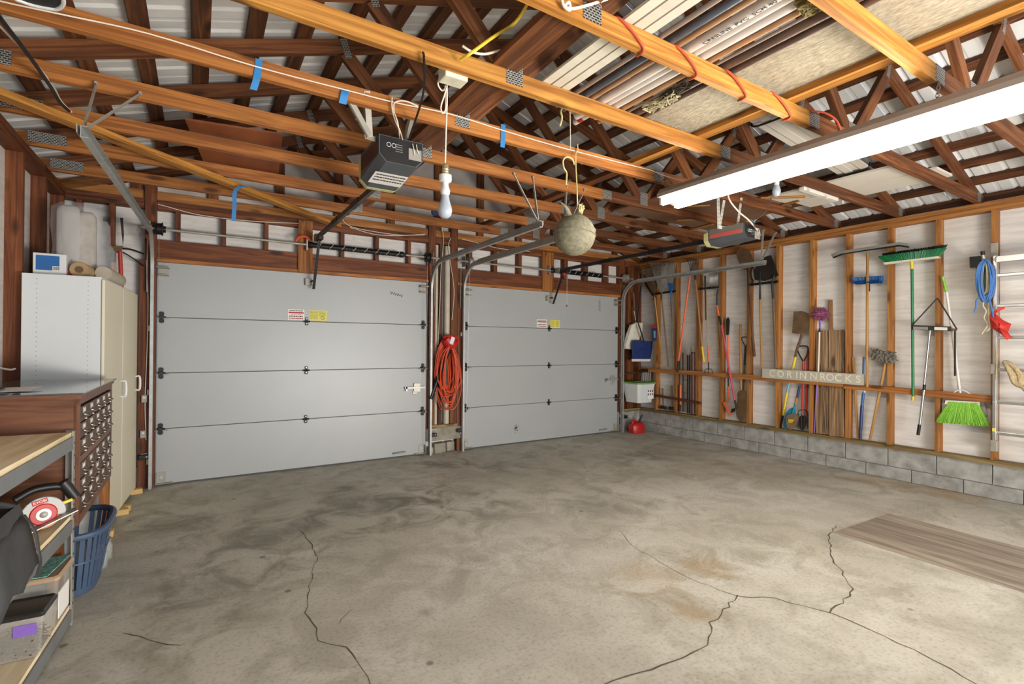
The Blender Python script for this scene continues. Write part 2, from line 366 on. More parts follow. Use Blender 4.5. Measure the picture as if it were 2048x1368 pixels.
for a, b in ((XL, -.44), (-.34, 2.41), (2.51, 2.72), (2.81, 5.66), (5.78, XR)):
    board('top_plate', (a, YF + .045, ZB + .0205), (b, YF + .045, ZB + .0205), .041, .089, W_HD, WF)
    board('top_plate', (a, YF + .045, ZB + .0645), (b, YF + .045, ZB + .0645), .043, .089, W_HD, WF)
# piers under the posts
PIER = M('concrete_pier', (160, 152, 136), .9, var=.2, nscale=7, bmp=.4, c2=(118, 110, 94))
board('sill_plate', (2.42, YF + .03, .34), (2.81, YF + .03, .34), .04, .11, W_SILL, WF)
MB().box((2.65, YF + .07, .24), (.50, .16, .16)).build('concrete_pier', PIER, WF, bevel=.008)
for x0, x1, h, dz in ((2.42, 2.50, .085, .0), (2.50, 2.665, .125, 0), (2.67, 2.79, .12, .01)):
    MB().box(((x0 + x1) / 2, YF + .06 + random.uniform(-.01, .01), h / 2 + dz), (x1 - x0 - .008, .14, h), Matrix.Rotation(random.uniform(-.05, .05), 3, 'Y')).build('stone', PIER, WF, bevel=.012)
board('sill_plate', (5.69, YF + .03, .335), (XR + .05, YF + .03, .335), .045, .13, W_SILL, WF)
MB().box((5.92, YF + .084, .155), (.50, .14, .31)).build('block', BLK, WF, bevel=.003)
MB().box((-.68, YF + .075, .10), (.58, .11, .2)).build('block', BLK, WF, bevel=.003)
board('rail', (5.73, YF - .012, .918), (XR - .04, YF - .012, .935), .035, .024, W_DK, WF)
# ---------------------------------------------------------------- roof: sheets on purlins
CE = sempty('ceiling', (2.554, 2, ZP))
def roof_mat():
    m, t, b = nt('roof_enamel'); b.inputs['Roughness'].default_value = .42; b.inputs['Specular IOR Level'].default_value = .4
    g = t.nodes.new('ShaderNodeNewGeometry'); n1 = noise(t, g.outputs['Position'], 2.2, 5)
    t.links.new(ramp(t, n1, [(.3, lin((196, 194, 190))), (.7, lin((222, 221, 217)))]), b.inputs['Base Color']); return m
RM = roof_mat(); SL = math.atan(1 / 3); XM = (XL + XR) / 2
def zroof(X, off=0): return ZP + (min(X - XL, XR - X)) / 3 + off
def sheet(y0, side):
    prof = []; y = y0
    for k in range(4):
        prof += [(y + .0, 0), (y + .075, 0), (y + .085, .003), (y + .105, .003), (y + .115, 0), (y + .185, 0), (y + .199, .012), (y + .210, .012), (y + .2286, 0)]
        y += .2286
    prof[-1] = (y - .003, 0)
    e, r = (XL - .35, XM) if side < 0 else (XR + .35, XM)
    vs = []; 
    for yy, h in prof: vs += [(e, yy, zroof(e, .145 + h)), (r, yy, zroof(r, .145 + h))]
    MB().add(vs, [(2 * i, 2 * i + 1, 2 * i + 3, 2 * i + 2) for i in range(len(prof) - 1)]).build('roof_sheet', RM, CE, solid=.0015)
for k in range(-3, 7):
    for s in (-1, 1): sheet(k * .9144 + .02, s)
for k in range(13):
    d = .115 + .2795 * k
    if d > 3.5: break
    for s in (-1, 1):
        X = XL + d + .042 if s < 0 else XR - d - .042
        board('purlin', (X, -2.2, zroof(X, .1205)), (X, 6.1, zroof(X, .1205)), .089, .038, W_PUR, CE, (math.cos(SL), 0, math.sin(SL) * -s))
for X, s in ((XL - .13, -1), (XR + .13, 1)):
    board('eave_board', (X, -2.2, ZP + .075), (X, 6.1, ZP + .075), .17, .02, W_DK, CE)
# ---------------------------------------------------------------- trusses
def plate_mat():
    m, t, b = nt('gusset_steel'); b.inputs['Metallic'].default_value = .6; b.inputs['Roughness'].default_value = .5
    v = coords(t, (1, 1, 1), False); br = t.nodes.new('ShaderNodeTexBrick'); t.links.new(v, br.inputs[0])
    br.inputs['Scale'].default_value = 1; br.inputs['Brick Width'].default_value = .019; br.inputs['Row Height'].default_value = .011; br.inputs['Mortar Size'].default_value = .0022
    br.inputs['Color1'].default_value = lin((40, 36, 30)); br.inputs['Color2'].default_value = lin((96, 92, 84)); br.inputs['Mortar'].default_value = lin((176, 174, 166)); br.inputs['Bias'].default_value = -.2
    t.links.new(br.outputs[0], b.inputs['Base Color']); return m
GUS = plate_mat()
def gus(X, Y, z, w, h, par, rot=0):
    A = V(X - w / 2 * math.cos(rot), Y, z - w / 2 * math.sin(rot)); B = V(X + w / 2 * math.cos(rot), Y, z + w / 2 * math.sin(rot))
    return board('gusset_plate', A, B, .003, h, GUS, par, (0, 1, 0))
B1, B2, T1, T2, SPX = 1.39, 3.66, .82, 4.20, 3.14
TY = [.985 + .6096 * i for i in range(8)]
for i, Y in enumerate(TY):
    lab = ['eighth', 'seventh', 'sixth', 'fifth', 'fourth', 'third', 'second', 'first'][i]
    L = 'stained timber roof truss, the %s one counted from the garage door wall' % lab
    T = thing('roof_truss', L, 'truss', (XM, Y, ZP), 'roof trusses')
    yc = Y + .019
    board('bottom_chord', (XL - .09, yc, ZP + .0445), (SPX, yc, ZP + .0445), .089, .038, (W_LT if i < 3 else W_CH if i < 5 else W_MD), T)
    board('bottom_chord', (SPX, yc, ZP + .0445), (XR + .09, yc, ZP + .0445), .089, .038, W_TR, T)
    for s in (-1, 1):
        e = XL - .3 if s < 0 else XR + .3
        board('top_chord', (e, yc, zroof(e, .047)), (XM, yc, zroof(XM, .047)), .089, .038, W_TR, T)
    zb, yw = ZP + .085, yc
    for a, b in (((T1, zroof(T1, .0)), (B1 - .06, zb)), ((B1 + .05, zb), (XM - .04, zroof(XM, -.02))), ((XM + .04, zroof(XM, -.02)), (B2 - .05, zb)), ((B2 + .06, zb), (T2, zroof(T2, 0)))):
        board('web', (a[0], yw, a[1]), (b[0], yw, b[1]), .089, .037, W_TR if i != 1 else W_TR, T)
    gus(B1, Y - .001, ZP + .082, .10, .125, T); gus(B2, Y - .001, ZP + .082, .10, .125, T); gus(SPX + .04, Y - .001, ZP + .045, .11, .085, T)
    gus(T1, Y - .001, zroof(T1, .03), .045, .13, T, SL); gus(T2, Y - .001, zroof(T2, .03), .045, .13, T, -SL); gus(XM, Y - .001, zroof(XM, -.01), .12, .1, T)
    gus(XL + .10, Y - .001, ZP + .06, .2, .075, T); gus(XR - .02, Y - .001, ZP + .05, .09, .085, T)
# gable truss against the front wall
T = thing('roof_truss', 'gable truss with upright studs standing on the garage door wall', 'truss', (XM, YF + .06, ZP), 'roof trusses')
yc = YF + .055
board('bottom_chord', (XL - .09, yc, ZP + .0445), (XR + .09, yc, ZP + .0445), .089, .038, W_ST, T)
for s in (-1, 1):
    e = XL - .3 if s < 0 else XR + .3
    board('top_chord', (e, yc, zroof(e, .047)), (XM, yc, zroof(XM, .047)), .089, .038, W_TR, T)
for k in range(-5, 6):
    x = XM + .61 * k
    board('gable_stud', (x, yc, ZP + .089), (x, yc, zroof(x)), .089, .037, W_TR, T, (1, 0, 0))
# ================================================================ the two garage doors
DOORM = M('door_enamel', (160, 161, 158), .38, var=.035, nscale=1.6)
BLKM = M('black_hardware', (28, 27, 25), .45, .3, var=.2)
STEEL = M('galvanised', (172, 172, 168), .38, .45, var=.18, nscale=14)
STEELD = M('galvanised_dull', (156, 150, 138), .5, .3, var=.2, nscale=9)
SEAL = M('door_seal', (70, 70, 66), .7, var=.2)
PAPER = M('sticker_white', (226, 222, 214), .6, var=.03); YEL = M('sticker_yellow', (214, 204, 96), .6, var=.05)
REDT = M('print_red', (176, 40, 36), .6, var=.05); BLKT = M('print_black', (40, 38, 36), .6, var=.05); OLV = M('print_olive', (120, 116, 40), .6, var=.05)
INK = M('pencil_ink', (60, 60, 62), .8, var=.1); BEIGE = M('lock_beige', (196, 188, 170), .45, .3, var=.1)
def hinge(x, z, par, kind):
    y = YD - .012
    if kind == 0:
        mb = MB().box((x, YD - .005, z), (.026, .01, .085)).lathe([(.015, -.008), (.015, .004)], (x, YD - .006, z + .03), (0, 1, 0), 12).lathe([(.018, -.008), (.018, .004)], (x, YD - .006, z - .024), (0, 1, 0), 12)
        mb.tube([(x - .032, y - .004, z), (x + .032, y - .004, z)], .009, 8)
        h = mb.build('hinge', BLKM, par, smooth=True)
        MB().lathe([(.006, -.002), (.006, .001)], (x, YD - .014, z + .03), (0, 1, 0), 8).build('bolt', STEEL, h)
        MB().lathe([(.006, -.002), (.006, .001)], (x, YD - .014, z - .024), (0, 1, 0), 8).build('bolt', STEEL, h)
    else:
        s = kind   # +1: the track lies to the right, -1: to the left
        mb = MB().box((x, YD - .006, z), (.034, .012, .10)).box((x, YD - .03, z), (.03, .05, .035)).lathe([(.02, -.01), (.02, .005)], (x, YD - .006, z + .035), (0, 1, 0), 12).lathe([(.02, -.01), (.02, .005)], (x, YD - .006, z - .035), (0, 1, 0), 12)
        mb.tube([(x - .034, y, z), (x + .034, y, z)], .009, 8)
        h = mb.build('hinge', BLKM, par, smooth=True)
        MB().tube([(x - s * .06, YD - .045, z - .008), (x + s * .045, YD - .045, z - .008)], .005, 8).build('roller_stem', STEEL, h)
for n, (x0, x1, xl, xr) in enumerate(((-.339, 2.397, -.300, 2.352), (2.903, 5.650, 2.945, 5.612))):
    D = sempty('door_%d' % (n + 1), ((x0 + x1) / 2, YD, 0))
    hs = 2.134 / 4; xc = (x0 + x1) / 2 + (-.03 if n == 0 else .015)
    for k in range(4):
        MB().box(((x0 + x1) / 2, YD + .022, hs * (k + .5) + .008), (x1 - x0, .044, hs - .005)).build('section', DOORM, D, bevel=.003)
        MB().box(((x0 + x1) / 2, YD + .03, hs * (k + .5)), (x1 - x0 - .02, .03, hs + .004)).build('section_core', SEAL, D)
    MB().box(((x0 + x1) / 2, YD + .015, .008), (x1 - x0, .035, .016)).build('bottom_seal', SEAL, D)
    for k in (1, 2, 3):
        hinge(xc, hs * k + .008, D, 0); hinge(xl, hs * k + .008, D, -1); hinge(xr, hs * k + .008, D, 1)
    for x, s in ((xl, -1), (xr, 1)):
        tb = MB().box((x - s * .01, YD - .004, 2.045), (.085, .008, .10)).box((x - s * .01, YD - .045, 2.075), (.10, .08, .004)).box((x - s * .01, YD - .04, 2.01), (.09, .075, .004)).build('top_bracket', STEELD, D)
        MB().tube([(x - s * .05, YD - .06, 2.085), (x + s * .05, YD - .06, 2.085)], .006, 8).build('roller_stem', STEEL, tb)
        bb = MB().box((x - s * .005, YD - .004, .075), (.075, .008, .11)).box((x - s * .03, YD - .02, .024), (.14, .04, .006)).box((x + s * .03, YD - .03, .075), (.005, .06, .1)).build('bottom_bracket', STEELD, D)
        MB().lathe([(.016, -.004), (.016, .003)], (x - s * .01, YD - .01, .08), (0, 1, 0), 14).build('cable_button', STEEL, bb, smooth=True)
    lx = x1 - .14
    lk = MB().box((lx + .02, YD - .012, .835), (.085, .024, .11)).box((lx - .005, YD - .006, .78), (.06, .012, .05)).build('lock', BEIGE if n == 0 else STEEL, D, bevel=.004)
    MB().box((lx - .01, YD - .03, .836), (.26, .012, .022)).box((lx - .12, YD - .03, .822), (.02, .012, .05)).build('bolt', STEEL, lk)
    hx = x1 - .34 if n == 0 else x1 - .31
    MB().tube(spline([(hx - .075, YD, .055), (hx - .06, YD - .03, .06), (hx + .06, YD - .03, .064), (hx + .075, YD, .06)], 4), .008, 8).build('lift_handle', STEELD, D, smooth=True)
    # stickers left and right of the middle hinge
    sx0, sx1, yx0, yx1 = ((.81, .975, 1.03, 1.212), (4.075, 4.25, 4.305, 4.487))[n]
    z0, z1 = 1.622, 1.736; w = sx1 - sx0
    st = MB().box(((sx0 + sx1) / 2, YD - .001, (z0 + z1) / 2), (w, .002, z1 - z0)).build('warning_sticker', PAPER, D)
    MB().box(((sx0 + sx1) / 2, YD - .0025, z1 - .035), (w * .92, .001, .016)).build('print_bar', REDT, st)
    def lines(zs, x0, x1, h, mat, par, seed):
        rn = random.Random(seed)
        for z in zs:
            x = x0; mb = MB()
            while x < x1 - .004:
                l = min(rn.uniform(.006, .02), x1 - x); mb.box((x + l / 2, YD - .0025, z), (l, .001, h)); x += l + .004
            q = mb.build('print_line', mat, par); q['kind'] = 'stuff'
    lines((z1 - .014,), sx0 + .01, sx1 - .01, .008, BLKT, st, 1); lines((z1 - .055,), sx0 + .03, sx1 - .03, .005, REDT, st, 2)
    lines((z1 - .075,), sx0 + .012, sx1 - .012, .012, BLKT, st, 3); lines((z1 - .098,), sx0 + .012, sx1 - .012, .012, REDT, st, 4)
    sy = MB().box(((yx0 + yx1) / 2, YD - .001, (z0 + z1) / 2 - .002), (yx1 - yx0, .002, z1 - z0)).build('instruction_sticker', YEL, D)
    xm = (yx0 + yx1) / 2
    lines([z1 - .016 - .013 * k for k in range(7)], yx0 + .008, xm - .006, .005, OLV, sy, 5); lines([z1 - .016 - .013 * k for k in range(4)], xm + .006, yx1 - .012, .005, OLV, sy, 6)
    MB().tube([(xm + .045 + .019 * math.cos(a), YD - .003, z0 + .032 + .019 * math.sin(a)) for a in [k * math.pi / 8 for k in range(16)]], .0025, 6, closed=True).build('prohibition_ring', OLV, sy)
    MB().bar((xm + .032, YD - .003, z0 + .045), (xm + .058, YD - .003, z0 + .019), .004, .002, (1, 0, 1)).build('prohibition_slash', OLV, sy)
    # pencilled scrawl
    rn = random.Random(3 + n); mb = MB()
    if n == 0: p = [(1.93 + .155 * k / 16, YD - .0015, 1.985 - .035 * k / 16 + .018 * math.sin(k * 2.4)) for k in range(17)]
    else: p = [(5.26 + .02 * math.sin(k * 2.1), YD - .0015, 2.07 - .17 * k / 16) for k in range(17)]
    mb.tube(spline(p, 3), .0022, 5).build('pencil_scrawl', INK, D)
    if n == 1:
        rn = random.Random(9); c = at(1032, 856, 'Y', YD); mb = MB()
        for k in range(46):
            a = rn.uniform(0, 6.28); r = abs(rn.gauss(0, .035)); mb.lathe([(rn.uniform(.002, .006) * (2.2 if k < 5 else 1), -.0012), (.001, .0)], (c.x + r * math.cos(a) * .7, YD, c.z + r * math.sin(a) * 1.3), (0, 1, 0), 6)
        q = mb.build('dirt_splatter', INK, D); q['kind'] = 'stuff'
# ================================================================ lamps
TUBE = M('tube_glow', (255, 248, 234), .4, var=0, emit=46)
HOUS = M('housing_enamel', (150, 138, 128), .45, var=.08); WHITEP = M('white_plastic', (206, 206, 204), .4, var=.03)
BULBM = M('bulb_glass', (160, 166, 174), .25, var=.02); BRASS = M('brass', (196, 176, 128), .35, .7, var=.15)
CHAIN = M('chain_steel', (150, 142, 130), .4, .8, var=.2)
FX, FY0, FY1 = 3.15, .26, 2.70
L1 = thing('fluorescent_light', 'long lit two-tube fluorescent fixture hanging on chains over the right bay', 'light', (FX, 1.48, 2.47))
MB().loft([[V(FX + a, y, z) for a, z in ((-.12, 2.537), (-.12, 2.565), (-.085, 2.605), (.085, 2.60), (.12, 2.54), (.12, 2.490))] for y in (FY0, FY1)]).build('housing', HOUS, L1)  # right lip dropped below the left to keep lamp light off the right roof
MB().box((FX, (FY0 + FY1) / 2, 2.532), (.22, FY1 - FY0 - .01, .004), Matrix.Rotation(.06, 3, 'Y')).build('reflector', WHITEP, L1)
for s in (-1, 1):
    MB().tube([(FX + s * .085, FY0 + .03, 2.492), (FX + s * .085, FY1 - .03, 2.492)], .0185, 14).build('fluorescent_tube', TUBE, L1, smooth=True)
    for y in (FY0 + .02, FY1 - .02): MB().box((FX + s * .085, y, 2.508), (.034, .022, .055)).build('tube_holder', WHITEP, L1, bevel=.003)
def chain(A, B, par, r=.0022, l=.026):
    A = V(*A); B = V(*B); n = max(3, int((B - A).length / (l * .72))); mb = MB(); d = (B - A).normalized()
    for k in range(n):
        c = A.lerp(B, (k + .5) / n); s = d.orthogonal().normalized(); s = Matrix.Rotation(k * math.pi / 2, 3, d) @ s
        mb.tube([c + d * (math.sin(a) * l / 2) + s * (math.cos(a) * l * .28) for a in [q * math.pi / 4 for q in range(8)]], r, 5, closed=True)
    q = mb.build('hanging_chain', CHAIN, par, smooth=True); q['kind'] = 'stuff'
chain((FX - .03, 2.80, 2.79), (FX - .04, 2.66, 2.60), L1); chain((FX + .12, 2.80, 2.76), (FX + .06, 2.64, 2.60), L1); chain((FX, .98, 2.72), (FX, .99, 2.605), L1)
WIRE = M('wire_white', (222, 208, 190), .5, var=.08)
MB().tube(spline([(3.06, 2.80, 2.79), (3.13, 2.77, 2.765), (3.19, 2.66, 2.70), (3.22, 2.52, 2.63), (3.20, 2.45, 2.605)], 5), .0035, 6).build('cord', WIRE, L1, smooth=True)
# pendant bulb
p = at(890, 437, 'Y', 2.35); X, Y = p.x, p.y
L2 = thing('pendant_bulb', 'white bulb in a screw-in socket adapter dangling from a looped cord', 'light', (X, Y, p.z))
z = p.z
MB().lathe([(.002, 0), (.018, .003), (.031, .015), (.0365, .035), (.035, .055), (.026, .082), (.0205, .105), (.019, .118)], (X, Y, z), n=24).build('bulb', BULBM, L2, smooth=True)
MB().lathe([(.016, .118), (.023, .126), (.0255, .142), (.019, .158), (.0165, .172), (.017, .185), (.031, .19), (.033, .203), (.032, .222), (.018, .226)], (X, Y, z), n=20).build('socket_adapter', WHITEP, L2, smooth=True)
MB().lathe([(.018, .222), (.019, .228), (.0165, .234), (.019, .24), (.0165, .246), (.019, .252), (.0165, .258), (.0175, .27), (.008, .283)], (X, Y, z), n=16).build('screw_shell', BRASS, L2, smooth=True)
CORDM = M('cord_cream', (232, 216, 196), .6, var=.06)
top = V(X + .004, Y, 2.72)
MB().tube(spline([(X - .001, Y, z + .28), (X + .002, Y, z + .45), (X + .006, Y, z + .60), top], 5), .0038, 7).build('cord', CORDM, L2, smooth=True)
MB().tube(spline([top, (X - .035, Y - .01, 2.735), (X - .045, Y, 2.70), (X - .015, Y + .01, 2.68), (X + .005, Y, 2.71), (X - .01, Y - .01, 2.66), (X - .028, Y, 2.59), (X - .018, Y, 2.56), (X - .002, Y, 2.585), (X + .002, Y + .01, 2.66), (X - .005, Y, 2.705)], 5), .0038, 7).build('cord_loop', CORDM, L2, smooth=True)
JB = MB().box((1.075, 2.285, 2.735), (.125, .09, .075)).build('junction_box', M('old_ivory', (206, 200, 176), .6, var=.15, nscale=20), None, bevel=.006)
tag(JB, 'small ivory junction box fixed behind a chord above the pendant bulb', 'junction box')
# second bulb
L3 = thing('lamp_holder_bulb', 'white bulb in a porcelain holder under a chord beyond the fluorescent fixture', 'light', (3.88, 2.22, 2.52))
q = at(1553, 366, 'Y', 2.22)
MB().lathe([(.05, .0), (.055, .012), (.03, .02)], (q.x, q.y, 2.692), n=18).build('holder_plate', M('porcelain', (214, 206, 170), .4, var=.1), L3, smooth=True)
MB().lathe([(.018, .0), (.02, .03), (.021, .055)], (q.x, q.y, 2.645), n=16).build('socket', WHITEP, L3, smooth=True)
MB().lathe([(.002, 0), (.02, .006), (.03, .03), (.031, .05), (.026, .07), (.019, .09)], (q.x, q.y, 2.56), n=20).build('bulb', BULBM, L3, smooth=True)
# ================================================================ boards and stock laid on the chords
tag(board('brace_board', (1.335, .2, 2.828), (1.335, 5.72, 2.828), .038, .15, W_TR), 'wide flat brace board running lengthwise across the bottom chords', 'board')
tag(board('support_batten', (2.91, -1.6, 2.827), (2.91, 2.95, 2.827), .038, .085, W_LT), 'pale flat batten carrying the edge of the particle board', 'board')
tag(board('cross_batten', (2.93, 2.95, 2.827), (2.93, 5.55, 2.827), .038, .085, W_TR), 'brown batten continuing toward the garage door wall above the float', 'board')
OSB = M('particle_board', (160, 150, 128), .85, var=.2, nscale=95, bmp=.3, c2=(112, 100, 80), stretch=(.35, 1, 1))
tag(board('particle_board_sheet', (2.645, .62, 2.853), (2.645, 2.26, 2.853), .012, .47, OSB), 'grey particle board sheet stored on the chords left of the fluorescent fixture', 'board', 'stored sheets')
tag(board('particle_board_sheet', (2.645, -1.6, 2.853), (2.645, .61, 2.853), .012, .47, OSB), 'second grey particle board sheet at the top right picture edge', 'board', 'stored sheets')
PVC = M('pvc_white', (206, 196, 186), .45, var=.1, nscale=6); TRIMW = M('trim_offwhite', (206, 198, 180), .6, var=.12, nscale=10, stretch=(1, .1, 1))
COP = M('pipe_tan', (176, 132, 92), .5, var=.2); BLUP = M('conduit_blue_grey', (96, 102, 112), .45, .3, var=.2); BRNP = M('pipe_brown', (98, 76, 64), .5, .2, var=.25); GRYP = M('pipe_grey', (150, 136, 124), .5, .2, var=.15)
for k, (x, w, yend, lab) in enumerate(((1.60, .052, 2.34, 'leftmost off-white trim strip of the stored bundle'), (1.665, .056, 2.36, 'second off-white trim strip of the stored bundle'), (1.728, .05, 2.38, 'third off-white trim strip of the stored bundle'))):
    tag(board('trim_strip', (x, -1.2, 2.818), (x, yend, 2.818), .014, w, TRIMW), lab, 'trim strip', 'stock on the chords')
PIPES = ((1.815, .012, GRYP, 2.40, 'thin grey pipe beside the trim strips'), (1.885, .017, BLUP, 2.42, 'dark blue-grey conduit among the stored pipes'), (1.935, .014, COP, 2.42, 'tan pipe next to the blue-grey conduit'),
         (2.018, .024, PVC, 2.46, 'white plastic pipe with black printing along its side'), (2.124, .024, PVC, 2.40, 'plain white plastic pipe left of the tan lath'), (2.085, .02, PVC, 2.53, 'white pipe with a red band at its far end'),
         (2.18, .014, COP, 2.43, 'tan lath-like pipe right of the white pipes'), (2.225, .008, GRYP, 2.3, 'very thin pale rod beside the tan pipe'), (2.30, .026, BRNP, 2.38, 'dark brown pipe along the particle board edge'), (2.365, .018, BRNP, 2.38, 'second dark brown pipe tight against the particle board'))
for k, (x, r, mm, ye, lab) in enumerate(PIPES):
    z = 2.808 + r
    if x == 2.085: z = 2.83
    t_ = thing('stored_pipe', lab, 'pipe', (x, .6, 2.808), 'stock on the chords')
    mb = MB()
    if x == 2.085: mb.lathe([(r * .8, 0), (r, 0), (r, 1.9), (r * .8, 1.9)], (x - .02, ye - 1.9, z), (0, 1, 0), 14)
    else: mb.lathe([(r * .82, .02), (r * .82, 0), (r, 0), (r, ye + 1.2), (r * .82, ye + 1.2), (r * .82, ye + 1.18)], (x, -1.2, z), (0, 1, 0), 14)
    pp = mb.build('pipe', mm, t_, smooth=True)
    if x == 2.085: MB().lathe([(r * 1.03, 0), (r * 1.03, .045)], (x - .02, ye - .085, z), (0, 1, 0), 14).build('red_band', REDT, t_, smooth=True)
    if x == 2.018:
        text('pipe_print', 'CRESLINE  PVC  SCH 40  480 PSI @ 73 F', .034, (x - .006, 1.22, z - r - .0006), (0, -1, 0), (-1, 0, 0), BLKT, t_, .0004)['kind'] = 'stuff'
# brush bundle and ties on the pipes
TIE = M('dry_twine', (176, 164, 128), .8, var=.3, nscale=30)
def tangle(name, lab, cat, c, r, n, mat, seed, rad=.004):
    rn = random.Random(seed); mb = MB()
    for k in range(n):
        p0 = [V(c[0] + rn.uniform(-r[0], r[0]), c[1] + rn.uniform(-r[1], r[1]), c[2] + rn.uniform(-r[2], r[2])) for _ in range(4)]
        mb.tube(spline(p0, 4), rad, 5)
    o = mb.build(name, mat); o['kind'] = 'stuff'; return tag(o, lab, cat)
tangle('twine_tangle', 'dry twine and twigs snarled around the pipe ends', 'twine', (2.26, 1.98, 2.79), (.05, .12, .018), 34, TIE, 4, .0028)
tangle('wire_tangle', 'dark wire snarl lying beside the twine on the pipes', 'wire', (2.24, 1.85, 2.80), (.04, .10, .015), 30, M('wire_dark', (70, 58, 44), .6, .4, var=.3), 5, .0022)
tangle('dried_flowers', 'dried yellow-grey flower bunch at the top picture edge', 'dried flowers', tuple(at(1625, 8, 'Z', 2.80)), (.05, .05, .02), 46, M('dry_flower', (150, 134, 74), .9, var=.4, nscale=60, c2=(80, 72, 50)), 6, .005)
# bungee cords round the second chord from the near side
BUN = M('bungee_red', (186, 72, 38), .6, var=.15, nscale=60)
for k, (xa, xb) in enumerate(((1.53, 1.685), (1.902, 2.057), (2.294, 2.46), (2.717, 2.898))):
    y0 = TY[1]
    o = MB().tube(spline([(xa - .02, y0 + .045, 2.78), (xa, y0 + .02, 2.816), (xa + .02, y0 - .006, 2.80), ((xa + xb) / 2 + .01, y0 - .012, 2.766), (xb, y0 - .008, 2.722), (xb + .012, y0 + .012, 2.711), (xb + .02, y0 + .05, 2.716)], 5), .006, 8).build('bungee_cord', BUN, smooth=True)
    tag(o, 'orange-red bungee turn round the seventh chord, %s from the left' % ('first', 'second', 'third', 'fourth')[k], 'cord', 'bungee turns on the seventh chord')
o = MB().tube(spline([at(x, y, 'Y', 1.58) for x, y in ((1622, 222), (1650, 226), (1672, 240), (1683, 262))], 5), .006, 8).build('bungee_cord', BUN, smooth=True); tag(o, 'loose orange-red bungee tail curving right of the seventh chord splice', 'cord')
# cables and cords
YELC = M('cord_yellow', (226, 190, 56), .5, var=.08)
o = MB().tube(spline([at(1085, -40, 'Y', 1.95)] + [at(x, y, 'Y', 2.1) for x, y in ((1060, 0), (1030, 45), (985, 75), (945, 104))] + [V(1.06, 2.17, 2.75)], 5), .008, 8).build('yellow_cord', YELC, smooth=True); tag(o, 'yellow extension cord sloping over the sixth chord from the door wall', 'cord')
o = MB().tube(spline([at(x, y, 'Y', 2.17) for x, y in ((925, 92), (945, 104), (970, 108), (1000, 101), (1030, 96))], 5), .006, 7).build('white_cable', WIRE, smooth=True); tag(o, 'white cable tail beside the yellow cord', 'cable')
o = MB().tube(spline([V(-.98, 2.802, 2.74)] + [at(x, y, 'Y', 2.797) for x, y in ((0, 2), (120, 28), (300, 68), (512, 133), (700, 182), (790, 205), (900, 228), (1010, 262), (1130, 297), (1300, 340))], 5), .0035, 6).build('chord_wire', WIRE, smooth=True); tag(o, 'thin white wire stapled along the fifth chord from the door wall', 'wire')
o = MB().tube(spline([at(x, y, 'Y', 2.79) for x, y in ((784, 195), (784, 215), (790, 240), (800, 262))] + [V(1.08, 3.03, 2.66)], 5), .004, 6).build('opener_cord', WIRE, smooth=True); tag(o, 'pale cord dropping from the chord to the left door opener', 'cord')
o = MB().tube(spline([at(x, y, 'Y', 2.79) for x, y in ((835, 212), (810, 202), (790, 205), (788, 222), (796, 248))] + [V(1.06, 3.03, 2.66)], 5), .004, 6).build('opener_cord', WIRE, smooth=True); tag(o, 'second pale cord looping into the left door opener', 'cord')
ROPEW = M('rope_white', (222, 212, 196), .7, var=.12, nscale=80)
o = MB().tube(spline([at(x, y, 'Y', 1.57) for x, y in ((1123, -4), (1128, 12), (1140, 20), (1138, 4), (1130, 14), (1148, 17), (1180, 9), (1215, -2))], 5), .006, 7).build('rope_knot', ROPEW, smooth=True); tag(o, 'knotted white rope on the seventh chord at the top picture edge', 'rope')
o = MB().tube(spline([at(x, y, 'Z', 2.69) for x, y in ((0, 36), (20, 62), (45, 95), (70, 128))] + [at(x, y, 'Z', 2.72) for x, y in ((104, 178), (120, 205), (138, 222))], 5), .009, 7).build('black_cable', BLKM, smooth=True); tag(o, 'dark cable running back across the chords at the far left', 'cable')
o = MB().tube(spline([at(x, y, 'Z', 2.70) for x, y in ((0, 52), (25, 78), (50, 102), (72, 128))] + [at(x, y, 'Z', 2.73) for x, y in ((106, 172), (122, 202), (143, 224))], 5), .005, 6).build('white_cable', WIRE, smooth=True); tag(o, 'pale cable beside the dark cable at the far left', 'cable')
# blue masking tape
TAPE = M('tape_blue', (44, 120, 178), .6, var=.06)
def tape(pts, w, lab, side=(1, 0, 0)):
    P = spline(pts, 4); s = Vector(side).normalized() * w / 2; vs = []
    for q in P: vs += [q - s, q + s]
    o = MB().add(vs, [(2 * i, 2 * i + 1, 2 * i + 3, 2 * i + 2) for i in range(len(P) - 1)]).build('masking_tape', TAPE, solid=.0008); tag(o, lab, 'tape', 'blue tape strips')
y = TY[3] - .004
tape([(.245, y, 2.808), (.243, y - .001, 2.76), (.235, y - .004, 2.70), (.222, y + .004, 2.648)], .032, 'curled blue tape strip on the fifth chord, leftmost')
tape([(.673, y, 2.775), (.665, y - .012, 2.74), (.657, y - .002, 2.69)], .04, 'bunched blue tape strip above the opener hanger straps')
tape([(1.687, y, 2.826), (1.686, y - .002, 2.75), (1.681, y - .003, 2.673)], .034, 'straight blue tape strip on the fifth chord right of the pendant bulb')
a = at(485, 372, 'Z', 2.672)
tape([a + V(.03, .03, .0), a, at(470, 383, 'Y', a.y - .02), at(469, 412, 'Y', a.y - .02), at(467, 442, 'Y', a.y - .01)], .03, 'long blue tape strip hanging from the diagonal brace')
